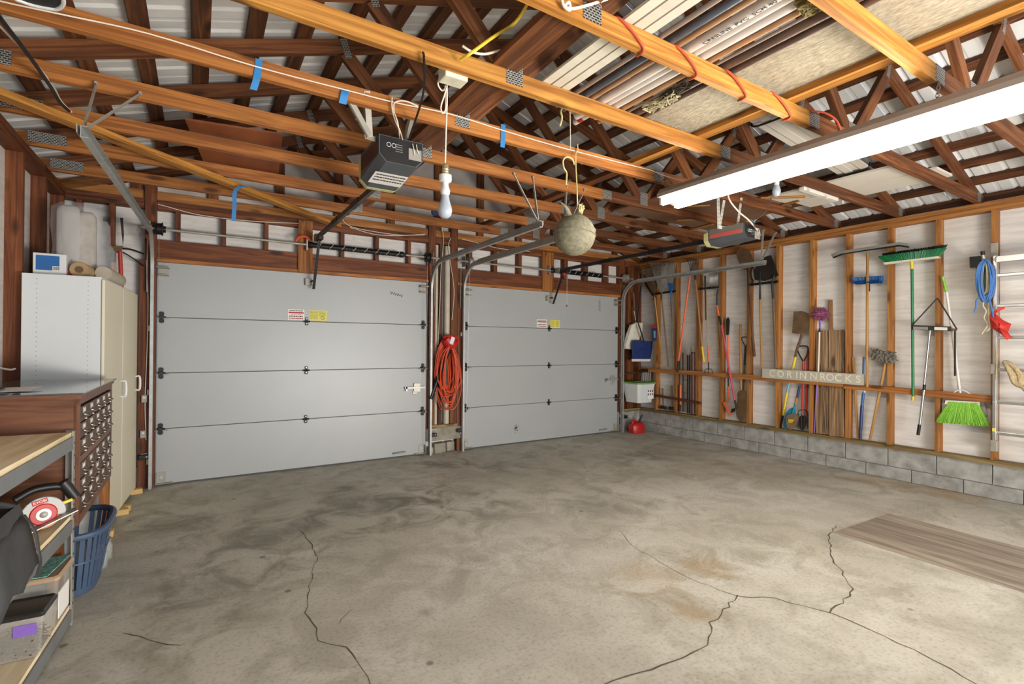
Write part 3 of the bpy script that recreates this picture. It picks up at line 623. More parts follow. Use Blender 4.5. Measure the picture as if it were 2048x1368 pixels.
# diagonal brace, plywood, white boards, gutter
tag(board('diagonal_brace', tuple(at(-60, 164, 'Z', 2.695)), tuple(at(676, 452, 'Z', 2.690)), .04, .085, W_LT), 'long yellowish timber brace crossing diagonally under the left chords', 'brace')
PLY = M('plywood_red', (150, 84, 46), .6, var=.2, nscale=5, c2=(112, 56, 28), stretch=(1, .2, 1))
c = [at(370, 240, 'Z', 2.83), at(565, 270, 'Z', 2.83), at(556, 362, 'Z', 2.822), at(412, 334, 'Z', 2.822)]
tag(MB().prism(c, (0, 0, .014)).build('plywood_offcut', PLY), 'reddish plywood offcut laid on the chords at upper left', 'board')
PLYD = M('plywood_dark', (116, 82, 58), .8, var=.25, nscale=4, stretch=(1, .2, 1))
tag(MB().prism([V(3.75, 2.80, 2.812), V(5.15, 2.80, 2.812), V(5.45, 3.95, 2.812), V(3.75, 3.95, 2.812)], (0, 0, .014)).build('plywood_sheet', PLYD), 'dark plywood sheet lying on the chords above the right door opener', 'board')
for k, (pa, pb, lab) in enumerate((((1374, 413), (1420, 411), 'short pale lath under the plywood, nearest the fixture end'), ((1521, 396), (1610, 394), 'pale lath resting beside the holder bulb'), ((1560, 412), (1598, 402), 'broken yellow lath end under the plywood'), ((1352, 441), (1398, 439), 'pale lath under the plywood, left of the opener straps'), ((1370, 463), (1426, 448), 'long pale lath slanting to the opener straps'))):
    tag(board('lath', tuple(at(*pa, 'Z', 2.795)), tuple(at(*pb, 'Z', 2.795)), .012, .025, W_LT), lab, 'lath', 'laths on the chords')
WBD = M('board_white', (206, 198, 184), .6, var=.05, nscale=8)
tag(board('white_board', (4.805, 1.62, 2.817), (4.805, 2.76, 2.817), .018, .33, WBD), 'left white shelf board resting on the right chords', 'board', 'white shelf boards')
tag(board('white_board', (5.145, 1.56, 2.817), (5.145, 2.70, 2.817), .018, .33, WBD), 'right white shelf board resting on the right chords', 'board', 'white shelf boards')
GUT = M('vinyl_white', (196, 190, 178), .5, var=.1, nscale=4, stretch=(.15, 1, 1))
g0, g1 = V(2.95, 1.86, 2.90), V(5.0, 2.06, 2.86)
G = thing('vinyl_trim_bundle', 'strapped bundle of pale vinyl trim pieces above the fluorescent fixture', 'trim bundle', (4, 1.9, 2.84))
for k in range(4):
    o_ = V(0, -.09 + .06 * k, .01 * (k % 2)); board('vinyl_strip', g0 + o_, g1 + o_, .018, .056, GUT, G)
for f in (.12, .83):
    c = g0.lerp(g1, f); MB().tube(spline([c + V(0, -.13, .03), c + V(0, -.12, -.016), c + V(.02, 0, -.018), c + V(.0, .12, -.016), c + V(0, .13, .04)], 5), .007, 7).build('strap', BLKM, G, smooth=True)
LV = MB().bar(at(1603, 377, 'Z', 2.705), at(1672, 400, 'Z', 2.705), .03, .045).build('spirit_level', WBD, None, bevel=.004); tag(LV, 'pale spirit level hung under a right-hand chord', 'level')
# eye hooks on the right chords
for k, (x, y) in enumerate(((1620, 380), (1655, 394), (1686, 404))):
    c = at(x, y, 'Y', TY[2] + .0); o = MB().tube([c + V(.012 * math.cos(a), 0, .012 * math.sin(a)) for a in [q * math.pi / 5 for q in range(10)]], .003, 6, closed=True).build('eye_hook', WHITEP, smooth=True)
    tag(o, 'white eye hook on the sixth chord, %s from the left' % ('first', 'second', 'third')[k], 'hook', 'eye hooks')
# net float on a rope
BU = thing('net_float', 'grey weathered round float with a moulded seam hanging from a chord', 'float', (2.28, 2.79, 2.02))
FLO = M('float_grey', (140, 134, 108), .75, var=.25, nscale=34, bmp=.35, c2=(104, 98, 78))
c = at(1149, 470, 'Y', 2.76); R0 = .147
MB().lathe([(max(.001, R0 * math.sin(math.pi * k / 20)), -R0 * math.cos(math.pi * k / 20)) for k in range(21)], c, (.12, .05, 1), 36).build('ball', FLO, BU, smooth=True)
ax = V(.12, .05, 1).normalized(); e1 = ax.orthogonal().normalized(); e2 = ax.cross(e1)
MB().tube([c + (e1 * math.cos(a) + e2 * math.sin(a)) * (R0 + .001) for a in [k * math.pi / 24 for k in range(48)]], .005, 6, closed=True).build('seam', FLO, BU, smooth=True)
MB().lathe([(.02, 0), (.018, .02), (.006, .026)], c + e1 * 0 + V(.14, -.03, .045), (1, -.2, .3), 12).build('plug', FLO, BU, smooth=True)
for dx, tilt in ((-.075, -.25), (.01, .1)):
    q = c + V(dx, -.03, .118 if dx < 0 else .142); MB().tube(spline([q, q + V(tilt * .05, 0, .03), q + V(tilt * .16, -.01, .055), q + V(tilt * .3, 0, .085)], 4), [.026, .02, .02, .018, .019, .016, .014, .012, .010, .008, .008, .006, .004], 8).build('lug', FLO, BU, smooth=True)
ROPEY = M('rope_yellow', (206, 190, 128), .75, var=.2, nscale=90)
tp = at(1152, 292, 'Y', 2.80)
MB().tube(spline([c + V(.01, -.02, .17), c + V(.004, -.02, .3), (tp.x - .02, 2.78, 2.73), (tp.x + .01, 2.795, 2.78), (tp.x + .015, 2.80, 2.83)], 5), .0045, 7).build('rope', ROPEY, BU, smooth=True)
MB().tube(spline([at(x, y, 'Y', 2.78) for x, y in ((1149, 330), (1144, 318), (1133, 314), (1126, 322), (1128, 336), (1133, 345), (1133, 358), (1132, 370))], 5), .006, 7).build('rope_hook', ROPEY, BU, smooth=True)
rn = random.Random(2); mb = MB()
for k in range(7):
    q = c + V(.02, -.03, .165); mb.tube(spline([q + V(rn.uniform(-.02, .02), rn.uniform(-.02, .01), rn.uniform(-.02, .02)) for _ in range(4)] + [q + V(rn.uniform(-.03, .035), -.02, rn.uniform(.01, .05))], 4), .0045, 6)
mb.build('rope_knot', ROPEY, BU, smooth=True)['kind'] = 'stuff'
o = MB().tube([at(1140, 222, 'Y', 2.32), at(1141, 300, 'Y', 2.62)], .0025, 6).build('hanging_string', ROPEW); tag(o, 'thin string dropping from the pipe ends behind the fifth chord', 'string')
o = MB().tube(spline([at(x, y, 'Y', 2.40) for x, y in ((1128, 210), (1122, 222), (1124, 236), (1120, 252))], 4), .006, 6).build('twine_tail', ROPEY); tag(o, 'frayed twine tail hanging from the pipe ends', 'twine')
# white-rimmed tray peeking in at the top left
TB = thing('light_reflector', 'dark round-ended reflector with a white rim at the top left picture corner', 'reflector', (-.5, 2.42, 2.62))
rim = [at(x, y, 'Z', 2.64) for x, y in ((30, -6), (45, 3), (70, 11), (100, 17), (115, 18), (126, 10), (126, -4), (118, -22), (60, -30))]
MB().prism(rim, (0, 0, .05)).build('bowl', BLKM, TB); MB().tube(spline(rim, 5, True), .007, 8, closed=True).build('rim', WHITEP, TB, smooth=True)
# ================================================================ tracks, springs, openers
def cchan(mb, P, w, d, side, open_dir):
    """C-section swept through P; side = across, open_dir per point = lip direction"""
    rings = []
    for i, p in enumerate(P):
        t = (P[min(i + 1, len(P) - 1)] - P[max(i - 1, 0)]).normalized(); s = Vector(side).normalized(); o = t.cross(s).normalized() * open_dir
        a = [(-w / 2, d), (-w / 2 , 0), (w / 2, 0), (w / 2, d), (w / 2 - .004, d), (w / 2 - .004, .004), (-w / 2 + .004, .004), (-w / 2 + .004, d)]
        rings.append([p + o * x + s * y for x, y in a])
    return mb.loft(rings)
def track(lab, X, side, yend, zh, xend=None, straps=None, zend=None):
    T = thing('door_track', lab, 'door track', (X, YD - .06, 0), 'overhead door tracks')
    y0 = YD - .075; R = .32; xe = X if xend is None else xend; ze = zh if zend is None else zend
    P = [V(X, y0, .0), V(X, y0, zh - R - .12)]
    sec = (side, 0, 0)
    cchan(MB(), P, .05, .025 * 1, (side, 0, 0), 1).build('vertical_track', STEEL, T)
    Q = []
    for k in range(9):
        a = math.pi / 2 * k / 8; Q.append(V(X, y0 - R + R * math.cos(a), zh - R + R * math.sin(a)))
    Q.insert(0, V(X, y0, zh - R - .12)); E_ = V(xe, yend, ze)
    cchan(MB(), Q, .05, .025, sec, 1).build('curved_track', STEEL, T, smooth=True)
    cchan(MB(), [Q[-1], E_], .055, .028, sec, 1).build('horizontal_track', STEEL, T)
    MB().bar(Q[-1] + V(-side * .012, -.1, .012), E_ + V(-side * .012, 0, .012), .04, .004).build('angle_iron', STEELD, T)
    for z in (.25, .9, 1.5):
        MB().box((X - side * .0, y0 + .045, z), (.035, .06, .05)).build('track_bracket', STEELD, T)
    MB().box((X + side * -.028, y0 + .03, zh - .28), (.005, .06, .5)).build('flag_bracket', STEELD, T)
    if straps:
        for p in straps:
            e = E_ + V(0, .06, .02); st = MB().bar(e, p, .024, .006, (0, 1, .2)).build('hanger_strap', STEELD, T)
            MB().lathe([(.009, -.012), (.009, .0)], p + V(0, -.004, 0), (0, 1, 0), 8).build('bolt', STEEL, st)
    return T
YE = TY[4] - .004
track('left track of the left garage door, its free end slung from two struts', -.385, 1, 3.0, 2.37, at(160, 262, 'Y', 3.0).x, [V(-.472, YE, 2.745), V(-.283, YE, 2.744)], 2.345)
track('right track of the left garage door, free end by the hanging float', 2.44, -1, 3.41, 2.37, None, [V(2.154, YE, 2.761), V(2.341, YE, 2.768)], 2.39)
track('left track of the right garage door, ending behind the hanging float', 2.862, 1, 3.60, 2.37, None, [V(2.701, YE, 2.769), V(2.899, YE, 2.759)], 2.385)
track('right track of the right garage door, reaching over the hanging rakes', 5.695, -1, 3.40, 2.36, None, [at(1515, 478, 'Y', 3.3), at(1495, 480, 'Y', 3.2)] if False else [V(5.50, YE - .1, 2.715), V(5.75, YE - .1, 2.715)], 2.37)
SPR = M('spring_black', (34, 32, 30), .45, .5, var=.2); SPRW = M('spring_mark', (196, 192, 184), .6, var=.05)
for n, (xa, xb, xs0, xs1, lab) in enumerate(((-.48, 2.52, 1.02, 2.02, 'torsion spring shaft above the left garage door'), (2.78, 5.86, 4.25, 5.15, 'torsion spring shaft above the right garage door'))):
    S = thing('torsion_shaft', lab, 'spring shaft', ((xa + xb) / 2, 5.70, 2.42), 'torsion shafts'); zz = 2.43; yy = 5.70
    MB().tube([(xa, yy, zz), (xb, yy, zz)], .0127, 12).build('shaft', STEELD, S, smooth=True)
    pts = []; turns = 60
    MB().tube([(xs0, yy, zz), (xs1, yy, zz)], .026, 12).build('spring_core', SPR, S, smooth=True)
    hp = [V(xs0 + (xs1 - xs0) * k / (turns * 8), yy + .029 * math.cos(k * math.pi / 4), zz + .029 * math.sin(k * math.pi / 4)) for k in range(turns * 8 + 1)]
    MB().tube(hp, .0045, 5).build('spring', SPR, S, smooth=True)
    for k in range(8):
        x = xs0 + .08 + (xs1 - xs0 - .12) * k / 7; MB().tube(spline([(x - .02, yy - .026, zz - .022), (x - .005, yy - .034, zz - .005), (x + .012, yy - .032, zz + .014), (x + .02, yy - .022, zz + .026)], 3), .0028, 5).build('paint_stripe', SPRW, S)
    MB().lathe([(.036, 0), (.036, .035), (.022, .045), (.022, .07)], (xs1 - .01, yy, zz), (1, 0, 0), 14).build('winding_cone', BLKM, S, smooth=True)
    MB().lathe([(.034, 0), (.034, .03), (.02, .05)], (xs0 + .01, yy, zz), (-1, 0, 0), 14).build('stationary_cone', BLKM, S, smooth=True)
    MB().box((xs0 - .045, yy + .03, zz), (.012, .10, .12)).build('centre_bracket', STEEL, S)
    for x, s in ((xa + .13, 1), (xb - .13, -1)):
        d = MB().lathe([(.05, 0), (.062, .006), (.052, .012), (.054, .045), (.062, .05), (.062, .058), (.03, .062), (.03, .08)], (x, yy, zz), (s, 0, 0), 20).build('cable_drum', BLKM if n == 0 else STEELD, S, smooth=True)
        MB().box((x - s * .04, yy + .035, zz), (.006, .10, .13)).build('end_bearing_plate', STEELD, S)
        MB().tube([(x + s * .03, yy - .0, zz - .05), (x + s * .02, YD - .06, .1)], .0018, 5).build('lift_cable', STEEL, S)
    if n == 0: MB().tube(spline([(.86, 5.68, 2.45), (.90, 5.67, 2.50), (.97, 5.67, 2.505), (1.0, 5.67, 2.47)], 4), .014, 7).build('red_cord_end', M('cord_orange', (206, 74, 34), .55, var=.1), S, smooth=True)
OPD = M('opener_black', (38, 37, 36), .4, .2, var=.15); OPG = M('opener_grey', (86, 90, 94), .45, .3, var=.1); LENS = M('opener_lens', (196, 190, 130), .4, var=.08); MAR = M('opener_maroon', (74, 40, 38), .4, .2, var=.15); REDS = M('stripe_red', (196, 84, 76), .5, var=.06)
def opener(lab, X, y0, y1, zt, zb, w, railend, right):
    O = thing('door_opener', lab, 'door opener', (X, y1, zb), 'garage door openers')
    x0, x1 = X - w / 2, X + w / 2; ch = .045
    sec = lambda y, z0, z1: [V(x0, y, z1), V(x1, y, z1), V(x1, y, z0 + ch), V(x1 - ch, y, z0), V(x0 + ch, y, z0), V(x0, y, z0 + ch)]
    MB().loft([sec(y0, zb + .05 if not right else zb + .02, zt), sec(y1, zb, zt)]).build('case', OPG, O)
    MB().loft([[p.lerp(V(X, y0, (zt + zb) / 2), .05) + V(0, -.002, 0) for p in sec(y0, zb + .05 if not right else zb + .02, zt)], [p.lerp(V(X, y0, (zt + zb) / 2), .05) + V(0, .004, 0) for p in sec(y0, zb + .05 if not right else zb + .02, zt)]]).build('rear_panel', OPD, O)
    MB().box((x0 - .001, (y0 + y1) / 2, (zt + zb) / 2 + .035), (.004, (y1 - y0) * .94, .09)).build('side_panel', MAR if not right else M('opener_side_grey', (126, 124, 114), .45, .2, var=.08), O)
    if right: MB().box((x0 - .004, (y0 + y1) / 2, (zt + zb) / 2 + .012), (.003, (y1 - y0) * .86, .034)).build('red_stripe', REDS, O)
    MB().loft([sec(y1, zb - .002, zt - .01), [p + V(0, .05, 0) for p in sec(y1, zb + .0, zt - .02)]]).build('lens', LENS, O)
    # rail, trolley and arm
    rz = zb + .055 if not right else zb + .075
    MB().box((X, (y1 + railend) / 2, rz), (.028, railend - y1, .04)).build('rail', OPD, O)
    for f in (.3, .62): MB().box((X, y1 + (railend - y1) * f, rz), (.036, .22, .05)).build('rail_sleeve', BLKM, O, bevel=.003)
    if right: MB().tube(spline([(X + .025, y1 + (railend - y1) * k / 30, rz - .012 + .002 * (-1) ** k) for k in range(0, 20)], 2), .005, 5).build('chain', STEELD, O)
    MB().box((X, railend + .02, rz), (.05, .10, .07)).build('header_bracket', STEELD, O)
    tz = 2.02
    MB().box((X, railend - .12, rz - .035), (.05, .16, .035)).build('trolley', BLKM, O, bevel=.004)
    MB().bar((X, railend - .10, rz - .04), (X - .01, YD - .09, tz - .06), .028, .008, (1, 0, 0)).build('door_arm', BLKM, O)
    MB().tube(spline([(X - .012, YD - .09, tz + .02), (X - .02, YD - .07, tz + .03), (X - .035, YD - .03, tz + .02)], 4), .008, 7).build('curved_arm', BLKM, O, smooth=True)
    MB().box((X - .05, YD - .02, tz + .02), (.07, .04, .07)).build('door_bracket', STEELD, O)
    if right:
        MB().lathe([(.02, 0), (.026, .015), (.02, .03)], (X - .03, railend - .13, rz - .07), (1, 0, 0), 10).build('release_lever', M('release_red', (190, 40, 40), .45, var=.1), O, smooth=True)
        MB().tube([(X + .02, railend - .15, rz - .06), (X + .022, railend - .15, 1.93)], .0025, 5).build('pull_cord', WIRE, O)
        MB().lathe([(.012, 0), (.014, .012), (.006, .024)], (X + .022, railend - .15, 1.905), n=10).build('pull_knob', M('release_red', (190, 40, 40), .45), O, smooth=True)
    # controls on the rear panel
    yb = y0 - .006
    for k in (-1, 1): MB().tube([V(x0 + .075 + k * .016 + .013 * math.cos(a), yb, zt - .055 + .013 * math.sin(a)) for a in [q * math.pi / 6 for q in range(12)]], .0018, 5, closed=True).build('dial', WHITEP, O)
    for k in range(4): MB().box((x0 + .125, yb, zt - .045 - .014 * k), (.045, .002, .0025)).build('print_line', STEEL, O)
    MB().box((x1 - .055, yb + .001, zt - .085), (.085, .003, .07)).build('terminal_label', STEELD, O)
    MB().tube(spline([(x1 - .075, yb - .006, zt - .02), (x1 - .07, yb - .012, zt - .05), (x1 - .06, yb - .006, zt - .09)], 4), .003, 6).build('lead', WIRE, O)
    MB().tube(spline([(x1 - .05, yb - .006, zt - .02), (x1 - .045, yb - .014, zt - .06), (x1 - .03, yb - .006, zt - .075)], 4), .003, 6).build('lead', WIRE, O)
    return O
O1 = opener('black garage door opener hung on angle straps, white notice on its underside', 1.062, 3.0, 3.40, 2.655, 2.445, .285, 5.60, False)
a0, a1 = V(.99, 3.06, 2.488), V(.99, 3.06, 2.488)
zc = lambda y: 2.495 - .05 * (y - 3.0) / .40
nx0, nx1 = .945, 1.165; NB = MB().add([(nx0, 3.15, zc(3.15) - .002), (nx1, 3.15, zc(3.15) - .002), (nx1, 3.32, zc(3.32) - .002), (nx0, 3.32, zc(3.32) - .002)], [(0, 1, 2, 3)]).build('notice_label', PAPER, O1, solid=.001)
for k, s in enumerate(('WARNING: MOVING DOOR', 'KEEP AREA CLEAR', 'DISCONNECT POWER FIRST')):
    rn = random.Random(k); x = nx0 + .015; y = 3.18 + .04 * k; mb = MB()
    while x < nx1 - .02:
        l = rn.uniform(.006, .02); mb.box((x + l / 2, y, zc(y) - .0035), (l, .018, .001)); x += l + .004
    mb.build('print_line', BLKT, NB)['kind'] = 'stuff'
for nm, A, B, w in (('hanger_strap', V(.79, TY[3] - .004, 2.80), V(.85, 2.95, 2.60), .034), ('hanger_strap', V(.67, TY[3] - .004, 2.77), V(.85, 2.94, 2.60), .03), ('hanger_strap', V(1.075, TY[3] - .004, 2.775), V(1.12, 3.1, 2.64), .03)):
    MB().bar(A, B, w, .004, (1, 0, 0)).bar(A + V(-w / 2, .01, 0), B + V(-w / 2, .01, 0), .03, .004, (0, 1, 0)).build(nm, STEELD, O1)
MB().bar(V(.82, 2.95, 2.60), V(.98, 3.12, 2.66), .03, .004, (0, 0, 1)).build('hanger_foot', STEELD, O1)
MB().tube(spline([at(846, 105, 'Y', 2.19), at(848, 120, 'Y', 2.19), V(1.0, 2.5, 2.70), V(1.12, 3.05, 2.66)], 4), .006, 7).build('black_lead', BLKM, O1, smooth=True)
GAL = M('perforated_galvanised', (196, 192, 182), .5, .3, var=.1)
O2 = opener('charcoal garage door opener with a red side stripe, hung on perforated straps', 4.305, 2.70, 3.08, 2.49, 2.35, .25, 5.60, True)
for A, B in ((V(3.95, TY[3] - .004, 2.75), V(4.16, 2.95, 2.49)), (V(4.06, TY[3] - .004, 2.79), V(4.17, 2.95, 2.49)), (V(4.30, TY[3] - .004, 2.77), V(4.34, 2.88, 2.49))):
    st = MB().bar(A, B, .032, .004, (1, 0, 0)).build('hanger_strap', GAL, O2)
    for k in range(1, 9):
        q = A.lerp(B, k / 9.0); MB().lathe([(.0045, -.001), (.0045, .001)], q + V(0, -.0025, 0), (0, 1, .1), 6).build('hole', BLKM, st)
MB().bar(V(4.15, 2.94, 2.497), V(4.35, 2.86, 2.497), .03, .004, (0, 0, 1)).build('hanger_foot', GAL, O2)
MB().tube(spline([V(3.66, 2.5, 2.73)] + [at(x, y, 'Y', 2.66) for x, y in ((1457, 395), (1476, 422), (1495, 438), (1506, 450))] + [V(4.36, 2.69, 2.45)], 5), .007, 7).build('power_lead', WIRE, O2, smooth=True)
MB().tube(spline([at(x, y, 'Y', 2.55) for x, y in ((1543, 395), (1530, 425), (1508, 443))] + [V(4.34, 2.69, 2.46)], 5), .004, 6).build('signal_lead', CHAIN, O2, smooth=True)
# photo-eye sensors, wiring and conduits on the front wall
for k, (x, y, lab) in enumerate(((-.42, .30, 'photo eye sensor beside the cabinets'), (2.47, .245, 'photo eye sensor left on the middle pier'), (2.84, .27, 'photo eye sensor right on the middle pier'), (5.76, .235, 'photo eye sensor above the red fuel can'))):
    q = thing('photo_eye', 'small black ' + lab, 'sensor', (x, YF - .05, y), 'photo eyes')
    MB().box((x, YF - .05, y), (.09, .03, .045)).build('case', BLKM, q, bevel=.006); MB().lathe([(.008, 0), (.006, .006)], (x + .02, YF - .068, y + .005), (0, -1, 0), 10).build('lens', STEEL, q)
    MB().box((x, YF - .02, y + .03), (.05, .06, .004)).build('bracket', STEELD, q)
for x, r, z0, z1, lab in ((2.682, .038, .33, 2.62, 'white vertical drain pipe standing in the middle pier'), (2.535, .022, .33, 2.62, 'thin pale conduit left of the drain pipe'), (5.90, .02, .37, 2.3, 'pale conduit in the right corner bay')):
    o = MB().tube([(x, YF + .04, z0), (x, YF + .04, z1)], r, 16).build('wall_pipe', M('pipe_cream', (186, 174, 152), .5, var=.12), smooth=True); tag(o, lab, 'pipe')
for pts, lab in (([(315, 408), (330, 412), (400, 430), (500, 442), (600, 447)], 'thin white wire along the plate above the left door'), ([(684, 430), (690, 446), (720, 458), (800, 470), (850, 468)], 'looping white wire above the spring of the left door'), ([(700, 455), (760, 470), (850, 470)], 'second white wire sagging above the left door spring'), ([(924, 478), (960, 487), (1000, 497), (1060, 503)], 'white wire along the plate above the right door'),
              ([(902, 475), (897, 490), (900, 520), (908, 580), (904, 640)], 'thin pale wire down the middle pier, right'), ([(884, 455), (887, 480), (882, 540), (880, 600), (876, 690)], 'thin pale wire down the middle pier, left'), ([(292, 520), (296, 600), (294, 700), (290, 800), (292, 880)], 'thin pale wire down the left door post')):
    o = MB().tube(spline([at(x, y, 'Y', YF - .015) for x, y in pts], 5), .0038, 6).build('wall_wire', WIRE, smooth=True); tag(o, lab, 'wire')
o = MB().lathe([(.035, 0), (.04, .012), (.036, .03)], at(868, 425, 'Y', 5.2), (0, -1, 0), 14).build('blue_box', M('box_blue', (30, 62, 110), .5, var=.1), None, smooth=True); tag(o, 'round blue electrical box on the far chord behind the bulb', 'electrical box')
# orange cords and leaf blower on the middle pier
ORC = M('cord_orange', (206, 74, 34), .55, var=.1)
LB = thing('leaf_blower', 'red and black leaf blower hanging nozzle-down on the middle pier', 'leaf blower', (2.63, YF - .08, 1.0))
bc = at(900, 686, 'Y', YF - .09); REDP = M('plastic_red', (176, 30, 28), .4, var=.12)
MB().lathe([(.03, -.10), (.07, -.085), (.085, -.03), (.085, .03), (.06, .075), (.02, .085)], bc, (.35, .0, -.35), 18).build('motor_body', REDP, LB, smooth=True)
MB().tube(spline([bc + V(-.10, -.02, .07), bc + V(-.02, -.06, .09), bc + V(.08, -.04, .06), bc + V(.1, -.02, -.01)], 5), .016, 8).build('handle', REDP, LB, smooth=True)
MB().box(bc + V(-.01, -.085, .03), (.05, .004, .09), Matrix.Rotation(.35, 3, 'Y')).build('maker_plate', WHITEP, LB)
e = at(861, 798, 'Y', YF - .06)
MB().tube([bc + V(-.02, -.01, -.07), bc.lerp(e, .4), bc.lerp(e, .7), e], [.034, .03, .028, .024], 12).build('nozzle_tube', BLKM, LB, smooth=True)
def coil(name, lab, cx, z0, z1, w, n, seed, mat=ORC, r=.0055, y=YF - .035, yj=.04):
    rn = random.Random(seed); mb = MB(); P = []
    for k in range(n):
        ww = w * rn.uniform(.2, 1.0); zb_ = z0 + rn.uniform(0, .30); ox = rn.uniform(-.025, .025)
        P += [V(cx + ox * .3, y - rn.uniform(0, yj), z1 + rn.uniform(-.03, .01)), V(cx + ox - ww * .8, y - rn.uniform(0, yj), z1 - (z1 - zb_) * .25), V(cx + ox - ww, y - rn.uniform(0, yj), zb_ + (z1 - zb_) * .3), V(cx + ox - ww * .5, y - rn.uniform(0, yj), zb_ + .03), V(cx + ox, y - rn.uniform(0, yj), zb_), V(cx + ox + ww * .5, y - rn.uniform(0, yj), zb_ + .03), V(cx + ox + ww, y - rn.uniform(0, yj), zb_ + (z1 - zb_) * .3), V(cx + ox + ww * .7, y - rn.uniform(0, yj), z1 - (z1 - zb_) * .25)]
    mb.tube(spline(P, 4), r, 6); o = mb.build(name, mat, smooth=True); return tag(o, lab, 'cord', 'orange extension cords')
coil('extension_lead', 'thick hank of orange extension cord filling the middle pier', 2.63, .55, 1.46, .16, 17, 1)
coil('extension_lead', 'lower orange extension cord hank hanging in front of the leaf blower', 2.65, .50, 1.36, .15, 9, 2, y=YF - .12, yj=.03)
for x, z, lab in ((-.425, .84, 'small metal outlet box on the left door post, upper'), (-.432, .51, 'small metal outlet box on the left door post, lower')):
    q = thing('outlet_box', lab, 'outlet', (x, YF - .02, z), 'outlet boxes'); MB().box((x, YF - .012, z), (.045, .024, .07)).build('box', STEELD, q, bevel=.003); MB().box((x, YF - .026, z + .012), (.02, .006, .018)).build('socket', WHITEP, q)
# ================================================================ tools on the right wall
def W(x, y, o=.05): return at(x, y, 'X', XR + o)
def Wf(x, y, Y=5.68): return at(x, y, 'Y', Y)
ASH = WOOD('handle_ash', (196, 152, 92), (160, 114, 60), grain=60, knots=False, hue=.12)
OLDH = WOOD('handle_old', (146, 122, 96), (104, 82, 60), grain=60, knots=False, hue=.15)
BRNH = WOOD('handle_brown', (124, 84, 52), (86, 54, 32), grain=60, knots=False, hue=.1)
PM = {'black': BLKM, 'steel': STEELD, 'ash': ASH, 'old': OLDH, 'brownh': BRNH}
def pm(n, c, r=.45, metal=0, **k): PM[n] = M(n, c, r, metal, **k)
pm('orange', (222, 98, 48)); pm('pink', (186, 62, 86)); pm('yellow', (222, 190, 36)); pm('blue', (36, 92, 152)); pm('navy', (34, 52, 100), .35); pm('red', (184, 46, 34))
pm('teal', (36, 120, 150)); pm('ltblue', (120, 176, 190)); pm('purple', (128, 96, 178)); pm('green', (24, 110, 62)); pm('lime', (128, 186, 52), .6, var=.25, nscale=60); pm('white', (214, 208, 196), .5)
pm('rust', (110, 84, 58), .7, .4, var=.3, nscale=14); pm('dkiron', (54, 48, 42), .55, .5, var=.3); pm('silver', (168, 166, 162), .3, .8); pm('grey', (130, 128, 120), .5); pm('mopgrey', (112, 104, 92), .9, var=.4, nscale=60)
pm('fuzz', (150, 84, 112), .9, var=.4, nscale=60); pm('cream', (206, 198, 176), .5); pm('maroon', (96, 54, 46), .5); pm('gold', (214, 184, 50)); pm('canvas', (120, 96, 66), .8, var=.25, nscale=20)
def tool(name, label, cat, parts, group='wall tools', base=None):
    """parts: (part name, kind, pixel outline or path, size, material, depth into the bay)"""
    pts = [p for q in parts for p in q[2]]; lo = max(pts, key=lambda p: p[1]); b = W(*lo)
    T = thing(name, label, cat, b, group)
    for q in parts:
        n, kind, px, size, mat, o = q[:6]; m = PM[mat]; pr_ = q[6] if len(q) > 6 else W
        if kind in ('rod', 'arc'):
            oo = o if isinstance(o, (list, tuple)) else [o] * len(px); P = [pr_(x, y, a) for (x, y), a in zip(px, oo)]
            if kind == 'arc': P = spline(P, 5)
            r = size if not isinstance(size, (list, tuple)) else [size[0] + (size[1] - size[0]) * i / (len(P) - 1) for i in range(len(P))]
            if m in (ASH, OLDH, BRNH) and kind == 'rod' and len(P) == 2: round_pole(n, P[0], P[1], size, m, T)
            else: MB().tube(P, r, 10).build(n, m, T, smooth=True)
        elif kind == 'plate':
            P = [pr_(x, y, o) for x, y in px]; ex = V(-size, 0, 0) if pr_ is W else V(0, -size, 0)
            MB().prism(P, ex).build(n, m, T, bevel=min(.002, size / 3))
        elif kind == 'dish':
            P = [pr_(x, y, o) for x, y in px]; P = spline(P, 3, True) if len(q) <= 7 else P; c = sum(P, V(0, 0, 0)) / len(P); d = size; ex = V(1, 0, 0)
            rings = [[p.lerp(c, f) + ex * g for p in P] for f, g in ((0, 0), (.25, d * .55), (.55, d * .9), (.97, d))] + [[p.lerp(c, f) + ex * (g + .003) for p in P] for f, g in ((.97, d), (.55, d * .9), (.25, d * .55), (0, 0))]
            MB().loft(rings, cap=True).build(n, m, T, smooth=True)
        elif kind == 'tines':   # fan of rods from one point to a line of points
            hub = pr_(px[0][0], px[0][1], o); A = pr_(px[1][0], px[1][1], o); B = pr_(px[2][0], px[2][1], o); k = size[0]
            for i in range(k):
                e = A.lerp(B, i / (k - 1)); bow = size[2] if len(size) > 2 else .03; mid = hub.lerp(e, .6) + V(-.01, 0, bow * .3)
                MB().tube(spline([hub, mid, e, e + V(-.04, 0, .004)], 3), size[1], 5).build(n, m, T)
        elif kind == 'ball':
            c = pr_(px[0][0], px[0][1], o); MB().lathe([(max(.001, size[0] * math.sin(math.pi * i / 10)), -size[1] * math.cos(math.pi * i / 10)) for i in range(11)], c, (0, 0, 1), 18).build(n, m, T, smooth=True)
    return T
